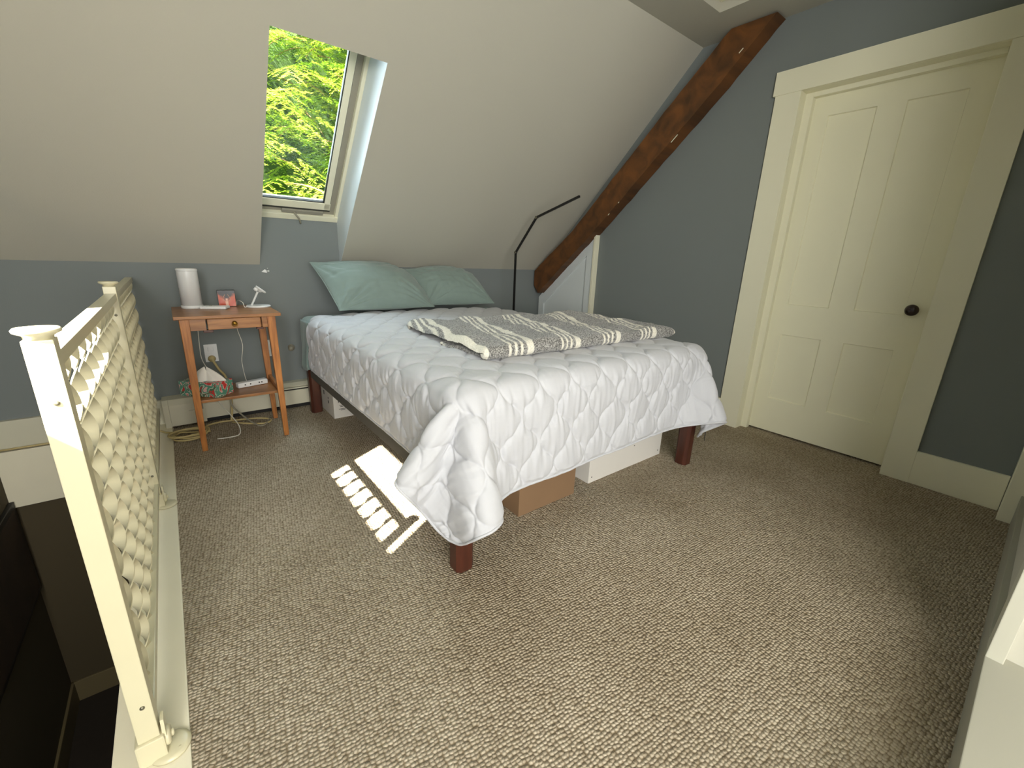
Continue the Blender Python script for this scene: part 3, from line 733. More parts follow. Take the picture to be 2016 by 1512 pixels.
[39,4,5,3,1,0,0,1,0,-1,1,0,0,-1,0,0,0,0,0,1,0,0,-1,0,0,0,0,0,1,-1,0,0,0,0,1,-1,0,0,0,0,0,0,-1],
[49,3,0,1,0,0,-1,1,0,0,-1,0,1,0,0,-1,0,0,0,0,0,0,1,0,-1,0,0,0,0,0,0,0,0,0,0,0,-1,0,0,0,0,0,0],
[52,0,1,0,0,-1,1,-1,1,0,0,0,-1,0,0,1,0,0,0,0,-1,0,0,0,1,-1,0,0,0,1,-1,0,0,0,0,0,0,0,0,0,0,0,0],
[53,0,0,-1,0,1,0,0,0,0,0,0,0,0,0,-1,0,0,0,0,1,-1,0,0,0,1,-1,0,0,0,0,0,0,0,0,0,0,0,0,0,0,0,0],
[53,0,-1,1,0,0,-1,1,0,-1,0,0,0,0,0,1,-1,0,0,0,-1,1,0,0,-1,0,1,0,0,-1,1,0,0,0,0,0,0,0,-1,0,0,0,0],
[53,-1,1,0,0,-1,1,0,-1,1,0,0,0,-1,0,0,1,-1,0,0,1,-1,0,0,1,-1,0,0,0,0,0,0,0,0,0,0,-1,0,1,0,0,0,0],
[52,1,0,0,-1,1,0,-1,1,0,-1,0,0,1,0,-1,0,1,-1,0,0,1,-1,0,0,0,0,0,0,0,0,0,0,0,0,-1,1,0,0,0,-1,0,0],
[53,0,0,-1,1,0,-1,1,-1,0,1,0,0,-1,0,1,-1,0,1,-1,0,0,0,0,0,1,-1,0,0,0,0,0,0,0,0,0,0,0,0,-1,1,0,0],
[53,0,-1,1,0,-1,1,-1,1,0,-1,0,0,1,-1,0,1,-1,0,1,-1,0,1,-1,0,0,0,0,0,0,0,0,0,0,-1,1,0,0,-1,1,0,-1,0],
[53,-1,1,0,-1,1,-1,1,0,-1,1,0,-1,0,1,-1,0,1,-1,0,1,-1,0,0,0,0,0,0,0,0,0,-1,1,0,0,0,0,-1,1,0,-1,1,0],
[53,0,0,-1,1,-1,1,0,-1,1,0,-1,1,0,-1,1,-1,0,1,-1,0,0,0,1,-1,0,0,0,0,0,0,0,0,0,0,0,-1,1,0,-1,1,0,-1],
[52,1,-1,1,0,0,0,-1,1,0,-1,1,-1,0,1,-1,1,-1,0,0,0,1,-1,0,0,0,0,0,0,0,0,0,0,-1,1,0,0,0,-1,1,0,-1,1],
[53,0,0,0,-1,1,-1,1,-1,0,1,-1,1,-1,0,0,0,1,-1,1,-1,0,0,0,0,0,1,-1,0,0,0,0,0,0,0,0,0,0,0,0,-1,1,-1],
[53,-1,1,-1,1,-1,1,0,0,0,-1,1,-1,1,-1,1,-1,0,0,0,0,0,1,-1,1,-1,0,0,0,0,0,0,0,0,0,-1,1,-1,1,-1,1,0,0],
[53,0,0,0,0,0,0,-1,1,-1,1,-1,1,-1,1,-1,1,-1,1,-1,1,-1,0,0,0,0,0,0,0,0,0,0,0,0,0,0,0,0,0,0,0,-1,1],
[52,1,-1,1,-1,1,-1,1,-1,1,-1,1,-1,1,-1,1,-1,1,-1,0,0,0,0,0,0,0,0,0,0,0,0,0,0,0,0,0,-1,1,-1,1,-1,1,-1],
[53,0,0,0,0,-1,1,-1,1,-1,1,-1,1,-1,1,-1,0,0,0,1,-1,1,-1,1,-1,0,0,0,0,0,0,0,-1,1,-1,1,0,0,0,0,0,-1,1],
[53,-1,1,-1,1,0,0,0,-1,1,-1,1,-1,1,-1,0,1,-1,1,-1,0,0,0,0,0,1,-1,0,0,0,0,0,0,0,0,0,0,-1,1,-1,1,0,0],
[53,0,0,0,-1,1,-1,1,0,-1,1,-1,1,-1,0,1,-1,1,-1,0,1,-1,0,0,0,0,0,0,0,0,0,0,0,0,0,-1,1,0,0,0,-1,1,-1],
[52,1,-1,1,0,-1,1,-1,1,0,-1,1,-1,0,1,-1,0,0,0,1,-1,0,1,-1,0,0,0,0,0,0,0,0,0,0,0,0,0,0,-1,1,0,-1,1],
[53,0,0,-1,1,0,-1,1,-1,0,1,-1,0,1,-1,0,1,-1,0,0,0,0,0,0,0,0,0,0,0,0,-1,1,0,-1,1,0,-1,1,0,-1,1,0,-1],
[53,-1,1,0,-1,1,0,-1,1,0,-1,1,0,-1,1,0,-1,0,1,-1,0,1,-1,0,1,-1,0,1,-1,0,0,0,0,0,0,0,0,0,0,0,-1,1,0],
[53,0,-1,1,0,-1,1,0,-1,1,0,-1,0,1,-1,0,1,0,-1,0,1,-1,0,0,0,0,0,0,0,0,0,0,0,0,-1,1,0,-1,1,0,0,-1,1],
[53,0,0,-1,1,0,-1,1,0,-1,0,1,0,-1,0,1,-1,0,0,1,-1,0,0,1,-1,0,0,0,0,0,0,0,0,0,0,0,0,0,-1,0,1,0,-1],
[52,1,0,0,-1,1,0,-1,0,1,0,-1,0,1,0,-1,0,0,1,-1,0,0,1,-1,0,0,0,0,0,0,0,0,0,0,0,-1,1,0,0,0,-1,1,0],
[53,-1,1,0,0,-1,0,1,0,-1,0,1,0,-1,0,0,1,0,-1,0,0,1,-1,0,0,0,0,0,0,0,0,-1,1,0,0,0,-1,1,0,0,0,-1,0],
[53,0,-1,1,0,0,0,-1,0,1,0,-1,0,0,1,0,-1,0,0,0,1,-1,0,0,0,0,1,-1,0,0,0,0,0,0,0,0,0,-1,0,1,0,0,0],
[53,0,0,-1,0,1,0,0,0,-1,0,1,0,0,-1,0,0,0,1,0,-1,0,0,0,0,1,-1,0,0,0,0,0,-1,1,0,0,0,0,0,-1,0,1,0],
[53,0,0,0,0,-1,0,0,1,0,0,-1,0,0,0,0,1,0,-1,0,0,0,0,0,0,0,0,0,0,0,0,0,0,-1,0,1,0,0,0,0,0,-1,0],
[52,0,1,0,0,0,0,0,-1,0,0,1,0,0,0,0,-1,0,0,0,0,0,0,1,0,-1,0,0,0,0,0,0,0,0,0,-1,0,1,0,0,0,0,0],
[53,0,-1,0,0,0,0,1,0,0,0,-1,0,0,0,0,0,0,0,0,1,0,0,-1,0,0,0,0,0,0,0,0,0,0,0,0,0,-1,0,0,0,1,0],
[53,0,0,0,0,0,0,-1,0,0,0,0,1,0,0,0,0,0,0,0,-1,0,0,0,0,0,0,0,0,0,0,0,0,0,0,0,0,0,0,0,0,-1,0],
[53,0,0,0,0,0,0,0,0,0,0,0,-1,0,0,0,0,0,0,0,0,0,0,0,0,0,0,0,0,0,0,0,0,0,0,0,0,0,0,0,0,0,0]],
[
[153,5,18,33,34,21,3,-5,-6,-3,0,1,2,1,1,1,2,1,1,1,2,1,1,1,1,1,2,1,1,1,1,3,5,12,18,17,-4,-32,-30,-33,-34,-13,11],
[14,15,11,1,0,5,5,0,0,1,1,0,-1,0,1,0,-1,0,0,1,-1,0,0,0,0,0,0,0,0,0,0,-1,-2,-2,0,-1,-6,0,-1,-2,2,-12,-29],
[25,11,4,0,0,4,6,2,0,0,0,0,0,1,-1,0,0,1,0,-1,0,0,0,0,1,0,-1,0,0,0,0,-1,-1,-2,-2,0,-6,0,-2,1,1,-8,-11],
[42,0,-1,0,0,2,6,2,0,2,0,0,0,-1,0,1,0,-1,0,0,0,0,0,1,-1,0,0,0,0,0,0,0,-1,-3,-1,-2,-6,0,-1,2,-1,0,-5],
[43,0,-1,-1,0,0,6,4,1,0,0,0,0,1,0,-1,0,0,0,0,1,0,0,-1,0,0,0,0,0,0,0,0,0,-3,-3,-2,-5,-1,0,2,-1,-1,0],
[38,3,2,-2,-3,2,5,6,1,1,0,0,0,-1,0,0,1,0,0,0,-1,0,0,0,0,0,0,0,0,0,0,0,0,-1,-4,-4,-4,-2,3,-1,0,0,-1],
[40,-2,1,3,0,-3,3,9,1,0,0,0,1,0,0,0,-1,0,0,0,0,0,0,0,0,0,0,0,0,0,0,0,0,0,-6,-5,-3,2,0,-2,-3,-3,-6],
[32,7,1,0,1,2,-3,7,6,0,0,0,-1,0,0,0,0,0,0,0,0,0,0,0,0,0,0,0,0,-1,0,0,0,0,0,-12,-1,2,-5,-9,-10,-11,-8],
[-4,7,11,11,11,5,3,-2,2,0,0,0,0,-1,0,-1,0,-1,0,-1,0,-1,0,-1,-1,0,-1,0,-1,0,0,-1,-1,-1,-2,1,1,-15,-14,-8,-4,-2,-1],
[-17,1,1,2,3,9,17,4,-3,-1,-2,0,-1,0,-1,0,-1,-1,-1,0,-1,0,-1,0,0,-1,0,-1,0,0,-1,0,0,0,0,1,-4,-6,-2,-1,-2,0,-1],
[-16,1,1,2,5,6,-2,2,0,0,1,-1,0,0,0,0,0,1,0,0,0,0,0,0,0,0,0,0,0,0,0,0,0,0,0,0,1,0,-1,-1,0,-2,-1],
[-9,2,3,3,1,-1,1,0,0,0,0,0,0,0,0,0,0,0,0,0,0,0,0,0,0,0,0,0,0,0,0,0,0,0,0,0,0,0,1,-1,0,0,-1],
[-3,2,1,0,0,1,0,-1,0,0,0,0,0,0,0,0,0,0,0,0,0,0,0,0,0,0,0,0,0,0,0,0,0,0,0,0,0,0,0,0,0,0,1],
[-1,0,1,0,0,0,0,0,0,0,0,0,0,0,0,0,0,0,0,0,0,0,0,0,0,0,0,0,0,0,1,0,-1,0,0,1,-1,0,0,1,-1,0,0],
[0,1,-1,0,0,0,0,0,0,0,0,2,0,0,0,0,0,1,0,0,0,0,0,0,0,0,1,0,0,0,0,-1,-2,-1,0,0,0,0,0,0,0,0,0],
[0,0,0,0,0,0,0,0,0,0,1,3,2,0,-1,0,1,2,0,0,0,0,0,0,0,0,-1,0,0,0,-1,-3,-3,0,0,0,0,1,-1,0,1,-1,0],
[0,0,0,0,1,-1,0,0,0,0,0,1,2,0,1,0,-1,-3,0,0,0,0,0,0,0,0,0,0,0,0,0,0,0,0,0,0,1,-1,0,0,0,0,0],
[0,0,0,0,0,0,0,0,0,0,0,0,0,0,0,0,0,0,0,0,0,0,0,0,0,0,0,0,0,0,0,0,0,0,0,0,0,0,0,0,0,1,-1],
[0,0,0,0,0,0,0,0,0,0,0,0,0,0,0,0,0,0,0,0,0,0,0,0,0,0,0,0,0,0,0,0,0,0,0,0,0,0,0,0,0,0,0],
[1,-1,0,0,0,0,0,0,0,0,0,0,0,0,0,0,0,0,0,0,0,0,0,0,0,0,0,0,0,0,0,0,0,0,0,0,0,0,1,-1,0,0,0],
[0,0,0,0,0,0,0,0,0,0,-1,1,0,0,0,0,0,0,0,0,0,0,0,0,0,0,0,0,0,0,0,0,0,0,0,0,0,0,0,0,0,0,0],
[0,0,0,0,0,0,0,0,0,0,0,0,0,0,0,0,0,0,0,0,0,0,0,0,0,0,0,0,0,0,0,0,0,0,0,0,0,0,0,0,0,0,0],
[0,0,0,0,0,0,0,0,0,0,0,0,0,0,0,0,0,0,0,0,0,0,0,0,0,0,0,0,0,0,0,0,0,0,0,0,0,0,0,0,0,0,0],
[0,0,0,0,0,0,0,0,0,0,0,0,0,0,0,0,0,0,0,0,0,0,0,0,0,0,0,0,0,0,0,0,-1,1,0,0,0,0,0,0,0,0,0],
[0,0,0,0,0,0,0,0,0,0,1,-1,0,0,0,0,0,0,0,0,0,0,0,0,0,0,0,0,0,0,0,0,0,0,0,0,0,0,0,0,0,0,0],
[0,0,0,0,0,0,0,0,0,0,0,0,0,0,0,0,0,0,0,0,0,0,0,0,0,0,0,0,0,0,0,0,0,0,0,0,0,0,0,0,0,0,0],
[-1,1,0,0,0,0,0,0,0,0,0,0,0,0,0,0,0,0,0,0,0,0,0,0,0,0,0,0,0,0,0,0,0,0,0,0,0,0,0,0,0,0,0],
[0,0,0,0,0,0,0,0,0,0,0,0,0,0,0,0,0,0,0,0,0,0,0,0,0,0,0,0,0,0,0,0,0,0,0,0,0,0,0,0,0,0,0],
[0,0,0,0,0,0,0,0,0,0,0,0,0,0,0,0,0,0,0,0,0,0,0,0,0,0,0,0,0,0,0,0,0,0,0,0,0,0,0,0,0,0,0],
[0,0,0,0,0,0,0,0,0,0,0,0,0,0,0,0,0,0,0,0,0,0,0,0,0,0,0,0,0,0,0,0,0,0,0,0,0,0,0,0,0,0,0],
[0,0,0,0,0,0,0,0,0,0,0,0,0,0,0,0,0,0,0,0,0,0,0,0,0,0,0,0,0,0,0,0,1,-1,0,0,0,0,0,0,0,0,0],
[0,0,0,0,0,0,0,0,0,0,0,0,0,0,0,0,0,0,0,0,0,0,0,0,0,0,0,0,0,0,0,0,0,0,0,0,0,0,0,0,0,0,0],
[0,0,0,0,0,0,0,0,0,0,0,0,0,0,0,0,0,0,0,0,0,0,0,0,0,0,0,0,0,0,0,0,0,0,0,0,0,0,0,0,0,0,0],
[0,0,0,0,-1,1,0,0,0,0,0,0,0,0,0,0,0,0,0,0,0,0,0,0,0,0,0,0,0,0,0,0,0,0,0,0,0,0,0,0,0,0,0],
[0,0,0,0,0,0,0,0,0,0,0,0,0,0,0,0,0,0,0,0,0,0,0,0,0,0,0,0,0,0,0,0,0,0,0,0,0,0,-1,1,0,0,0],
[0,0,0,0,0,0,0,0,0,0,0,0,0,0,0,0,0,0,0,0,0,0,0,0,0,0,0,0,0,0,0,0,0,0,0,0,0,0,0,0,0,0,0],
[0,0,0,0,0,0,0,0,0,0,0,0,0,0,0,0,0,0,0,0,0,0,0,0,0,0,0,0,0,0,0,0,0,0,0,0,0,0,0,0,0,0,0],
[0,0,0,0,0,0,0,0,0,0,0,0,0,0,0,0,0,0,0,0,0,0,0,0,0,0,0,0,0,0,0,0,0,0,0,0,0,0,0,0,0,0,0],
[0,0,0,0,0,0,0,0,0,0,0,0,0,0,0,0,0,0,0,0,0,0,0,0,0,0,0,0,0,0,0,0,0,0,0,0,0,0,0,0,0,0,0],
[0,0,0,0,0,0,0,0,0,0,0,0,0,0,0,0,0,0,0,0,0,0,0,0,0,0,0,0,0,0,0,0,0,0,0,0,0,0,0,0,0,0,0],
[0,0,0,0,0,0,0,0,0,0,0,0,0,0,0,0,0,0,0,0,0,0,0,0,0,0,0,0,0,0,0,0,0,0,0,0,0,0,0,0,0,0,0],
[0,0,0,0,0,0,0,0,0,0,0,0,0,0,0,0,0,0,0,0,0,0,0,0,0,0,0,0,0,0,0,0,0,0,0,0,0,0,0,0,0,0,0],
[0,0,0,0,0,0,0,0,0,0,0,0,0,0,0,0,0,0,0,0,0,0,0,0,0,0,0,0,0,0,0,0,0,0,0,0,0,0,0,0,0,0,0],
[0,0,0,0,0,0,0,0,0,0,0,0,0,0,0,0,0,0,0,0,0,0,0,0,0,0,0,0,0,0,0,-1,0,1,0,0,0,0,0,0,0,0,0]]]
def quilt():
    P = np.cumsum(np.cumsum(np.array(QN, float), 1), 2).transpose(1, 2, 0)/1000.
    k = 15
    Q = up(P, k); n, m_ = Q.shape[:2]
    # light smoothing so that the net does not show
    for _ in range(10):
        Q[1:-1, 1:-1] = (Q[1:-1, 1:-1]*4+Q[:-2, 1:-1]+Q[2:, 1:-1]+Q[1:-1, :-2]+Q[1:-1, 2:])/8
    N = normals(Q)
    if N[n//2, m_//2, 2] < 0: N = -N
    W_, H_ = 2.195, 2.27
    u = np.linspace(0, W_, m_)[None, :]+np.zeros((n, 1)); v = np.linspace(0, H_, n)[:, None]+np.zeros((1, m_))
    wl, Lp = .088, .235
    vv = v+.008*vnoise(u*5, v*5, 3); uu = u+.008*vnoise(u*6, v*4, 5)
    best = np.full(u.shape, 9.)
    ph = 2*PI*vv/Lp
    prof = np.sin(ph); prof = np.sign(prof)*np.abs(prof)**.85
    slope = (wl*.46*np.cos(ph)*2*PI/Lp)
    i0 = np.floor(uu/wl)
    for di in range(-2, 4):
        i = i0+di
        x = wl*i+np.where(np.mod(i, 2) == 0, 1, -1)*wl*.46*prof
        dd = np.abs(uu-x)/np.sqrt(1+slope**2)
        best = np.minimum(best, dd)
    puff = 1-np.exp(-(best/.0155)**1.1)
    side = np.clip(1-N[..., 2], 0, 1)          # 1 on the hanging sides
    # fine gathers running along the drop, strongest near the stitches
    g = vnoise(uu*95, vv*16, 11)*.5+vnoise(uu*16, vv*95, 12)*.5
    g1 = vnoise(uu*62+vnoise(uu*7, vv*7, 31)*1.5, vv*11, 21); g2 = vnoise(uu*11, vv*62+vnoise(uu*7, vv*7, 32)*1.5, 22)
    left = np.clip((.33-u)/.05, 0, 1)+np.clip((u-1.87)/.05, 0, 1); left = np.clip(left, 0, 1)
    gather = g1*(1-left)+g2*left
    h = .0055*(1-np.exp(-best/.0055))+.0075*(1-np.exp(-(best/.024)**1.3))+(.0075*gather*side+.0020*g)*np.exp(-best/.045)+.0015*vnoise(u*9, v*9, 2)
    edge = np.minimum.reduce([u, W_-u, v, H_-v+.2])
    h *= np.clip(edge/.02, .15, 1)
    Q = Q+N*(h[..., None]+.002)
    o = grid_obj('quilt', Q, M_quilt)
    so = o.modifiers.new('s', 'SOLIDIFY'); so.thickness = .006; so.offset = -1
    tag(o, 'white quilt stitched in wavy diamonds hanging over the bed', 'quilt')
    bm = bmesh.new()
    path = [Q[i, 0] for i in range(n-1, 0, -3)]+[Q[0, j] for j in range(0, m_, 3)]+[Q[i, -1] for i in range(1, n, 3)]
    tube(bm, [Vector(p) for p in path], .0048, 8)
    p = obj('piping', bm, M_quilt, o)
    # care label inside the far corner
    cpt = Q[18, m_-10]
    bm = bmesh.new(); box(bm, -.02, .02, -.001, .001, -.03, .03, M=Matrix.Translation((float(cpt[0])-.03, float(cpt[1])-.02, float(cpt[2])-.01)) @ Matrix.Rotation(.5, 4, 'Z'))
    tag(obj('care_label', bm, M_ink, o), 'small dark care label')
quilt()

# pillows
def pillow(label, bl, br, tr, tl, thick, seed, nrm, pull=(.03, .05, .2, 0)):
    n = 110
    u = np.linspace(-1, 1, n)[None, :]+np.zeros((n, 1)); v = np.linspace(-1, 1, n)[:, None]+np.zeros((1, n))
    bl, br, tr, tl = [np.array(p, float) for p in (bl, br, tr, tl)]
    nrm = np.array(nrm, float); nrm /= np.linalg.norm(nrm)
    # edges draw in between the corners
    pin = .05
    uu = u*(1-pin*(1-v*v)*np.abs(u)); vv = v*(1-pin*1.3*(1-u*u)*np.abs(v))
    s, t = ((uu+1)/2)[..., None], ((vv+1)/2)[..., None]
    base = (bl*(1-s)+br*s)*(1-t)+(tl*(1-s)+tr*s)*t
    ctr = (bl+br+tr+tl)/4
    for (cu, cv), cn, kk in zip(((-1, -1), (1, -1), (1, 1), (-1, 1)), (bl, br, tr, tl), pull):
        base = base+(ctr-cn)*(kk*np.exp(-((u-cu)**2+(v-cv)**2)/.16))[..., None]
    base = base+((tl-bl)*.5+(tr-br)*.5)*(.085*np.clip(v, 0, 1)**2*np.sin(PI*np.clip((u+1)/2, 0, 1)**1.3)**1.2)[..., None]
    body = (np.clip(1-np.abs(u)**2.4, 0, 1)**.75)*(np.clip(1-np.abs(v)**2.2, 0, 1)**.7)
    body = body*(1-.18*(v > 0)*v*v)
    # wrinkles radiating from the corners and seams
    wr = 0
    for cu, cv, sd in ((-1, -1, 1), (1, -1, 2), (1, 1, 3), (-1, 1, 4)):
        a = np.arctan2(v-cv, u-cu); r = np.hypot(u-cu, v-cv)
        wr = wr+vnoise(a*9+seed, r*1.4+seed*3, sd+seed)*np.exp(-r/.5)*np.clip(r/.12, 0, 1)*.030
    wr = wr+vnoise(u*3+vnoise(u*2, v*2, seed)*1.2, v*9, seed+7)*.0035+vnoise(u*11, v*3, seed+9)*.0022+.006*vnoise(u*2+5, v*2, seed+30)
    wr = wr*np.clip(body*2.2, 0, 1)
    front = base+nrm*(body*thick*.5+wr)[..., None]; back = base-nrm*(body*thick*.5-wr*.5)[..., None]
    V = np.concatenate([front.reshape(-1, 3), back.reshape(-1, 3)])
    I = np.arange(n*n).reshape(n, n); F1 = np.stack([I[:-1, :-1], I[:-1, 1:], I[1:, 1:], I[1:, :-1]], -1).reshape(-1, 4)
    F2 = F1[:, ::-1]+n*n
    ring = list(I[0, :])+list(I[1:, -1])+list(I[-1, -2::-1])+list(I[-2:0:-1, 0])
    F3 = [(ring[i], ring[(i+1) % len(ring)], ring[(i+1) % len(ring)]+n*n, ring[i]+n*n) for i in range(len(ring))]
    me = bpy.data.meshes.new('pillow'); me.from_pydata(V.tolist(), [], F1.tolist()+F2.tolist()+[f for f in F3]); 
    bm = bmesh.new(); bm.from_mesh(me); bmesh.ops.remove_doubles(bm, verts=bm.verts, dist=1e-5); bpy.data.meshes.remove(me)
    o = obj('pillow', bm, M_pillow, None, True)
    bm = bmesh.new(); tube(bm, [Vector(V[i]) for i in ring[::2]], .0032, 6, True)
    obj('piping', bm, M_pillow, o)
    return tag(o, label, 'pillow', 'sage pillows leaning at the head of the bed')
pillow('sage green pillow nearer the nightstand, leaning below the roof window', (.845, 2.905, .722), (1.555, 2.87, .722), (1.47, 3.20, 1.020), (.775, 3.235, 1.022), .25, 3, (0, -.68, .73))
pillow('sage green pillow nearer the black lamp, partly behind the other pillow', (1.52, 2.99, .724), (2.14, 2.93, .724), (2.04, 3.215, 1.008), (1.45, 3.265, .99), .23, 11, (.06, -.68, .73), pull=(.03, .04, .2, .05))

# striped throw
def blanket_mat():
    m = bpy.data.materials.new('grey_striped_chenille'); m.use_nodes = True; n = m.node_tree.nodes; b = n['Principled BSDF']
    b.inputs['Roughness'].default_value = .95; b.inputs['Sheen Weight'].default_value = .3
    at = n.new('ShaderNodeAttribute'); at.attribute_name = 'stripe'; 
    tc = n.new('ShaderNodeTexCoord')
    nz = n.new('ShaderNodeTexNoise'); nz.inputs['Scale'].default_value = 170; nz.inputs['Detail'].default_value = 4; lk(m, tc.outputs['Object'], nz.inputs['Vector'])
    cr = n.new('ShaderNodeValToRGB'); e = cr.color_ramp.elements; e[0].position = .38; e[1].position = .64
    e[0].color = rgb(74, 72, 70); e[1].color = rgb(178, 176, 170); lk(m, nz.outputs['Fac'], cr.inputs[0])
    c2 = n.new('ShaderNodeValToRGB'); e = c2.color_ramp.elements; e[0].position = .3; e[1].position = .6
    e[0].color = rgb(214, 208, 190); e[1].color = rgb(236, 232, 218); lk(m, nz.outputs['Fac'], c2.inputs[0])
    mx = n.new('ShaderNodeMix'); mx.data_type = 'RGBA'; lk(m, at.outputs['Fac'], mx.inputs['Factor']); lk(m, cr.outputs[0], mx.inputs['A']); lk(m, c2.outputs[0], mx.inputs['B'])
    lk(m, mx.outputs['Result'], b.inputs['Base Color'])
    bp = n.new('ShaderNodeBump'); bp.inputs['Strength'].default_value = .9; bp.inputs['Distance'].default_value = .004
    lk(m, nz.outputs['Fac'], bp.inputs['Height']); lk(m, bp.outputs[0], b.inputs['Normal'])
    return m
M_blanket = blanket_mat()
def layer(name, quad, z0, th, seed, parent=None, hump=0, nu=300, nv=170, u_off=0., edge_stripe=False):
    """one folded layer: a soft pad with round fold edges; quad = BL, BR, TR, TL at the bottom"""
    # cross-section loop in v (wraps around), long axis in u
    us = np.linspace(0, 1, nu); lens = 1.3
    prof = []   # (t across, height fraction) closed loop, top side first
    k = 26; rr = .035
    topn = nv-2*k
    for a in np.linspace(-PI/2, PI/2, k, endpoint=False): prof.append((rr*(1+0*a)-rr*math.cos(a)*1.0, (math.sin(a)+1)/2))
    for t in np.linspace(0, 1, topn, endpoint=False): prof.append((rr+(1-2*rr)*t, 1.))
    for a in np.linspace(PI/2, -PI/2, k): prof.append((1-rr+rr*math.cos(a), (math.sin(a)+1)/2))
    prof = np.array(prof)
    bl, br, tr, tl = [np.array(q, float) for q in quad]
    s = us[:, None]+np.zeros((1, len(prof))); t = prof[None, :, 0]+np.zeros((nu, 1)); hz = prof[None, :, 1]+np.zeros((nu, 1))
    # taper the height at both ends so the ends close softly
    ed = np.clip(np.minimum(s, 1-s)/.022, 0, 1); endh = np.sqrt(np.clip(1-(1-ed)**2, 0, 1))
    X = (bl[0]*(1-s)+br[0]*s)*(1-t)+(tl[0]*(1-s)+tr[0]*s)*t
    Y = (bl[1]*(1-s)+br[1]*s)*(1-t)+(tl[1]*(1-s)+tr[1]*s)*t
    X = X+.008*vnoise(s*9, t*4, seed); Y = Y+.007*vnoise(s*11, t*3, seed+1)
    mid = .5
    top = th*(1+.22*vnoise(s*7, t*4, seed+2)+.16*vnoise(s*16, t*9, seed+3))+hump*np.exp(-((s-.82)/.16)**2-((t-.92)/.2)**2)
    top = top*(1-.16*np.exp(-((t-.42)/.03)**2)*(.5+.5*vnoise(s*4, t*0, seed+8)))
    Z = z0+(mid+(hz-mid)*(.06+.94*endh))*top
    fz = .0022*vnoise(s*lens*200, t*.75*200, seed+4)+.002*vnoise(s*lens*45, t*.75*45, seed+6)
    if edge_stripe: Z = Z+(.020*np.exp(-((s-.02)/.05)**2-((t-.22)/.11)**2))*np.where(hz > .02, 1., .9)
    P = np.stack([X, Y, Z+fz], -1)
    o = grid_obj(name, P, M_blanket, parent)
    # stripes across the throw
    d = s*lens-.17*t+u_off+.006*vnoise(s*5, t*6, seed+5)
    per = .29; q = np.mod(d, per)
    st = np.zeros_like(q)
    for a, b in ((.040, .053), (.070, .083), (.100, .113), (.132, .166)): st = np.maximum(st, ((q > a) & (q < b)).astype(float))
    if edge_stripe: st = np.maximum(st, ((s < .02) & (t < .40)).astype(float))
    at = o.data.attributes.new('stripe', 'FLOAT', 'POINT'); at.data.foreach_set('value', st.reshape(-1).astype(np.float32))
    return o
def throw():
    zq = .690
    top = layer('striped_blanket', [(.935, 1.365), (2.25, 1.335), (2.235, 1.98), (.985, 2.18)], zq+.004, .060, 4, hump=.026, edge_stripe=True, u_off=.20)
    tag(top, 'grey and cream striped chenille blanket folded at the foot of the bed', 'blanket')
    layer('lower_fold', [(.955, 1.39), (1.30, 1.375), (1.30, 1.72), (.955, 1.74)], zq, .024, 9, parent=top, u_off=.02, nu=90, nv=110)
throw()

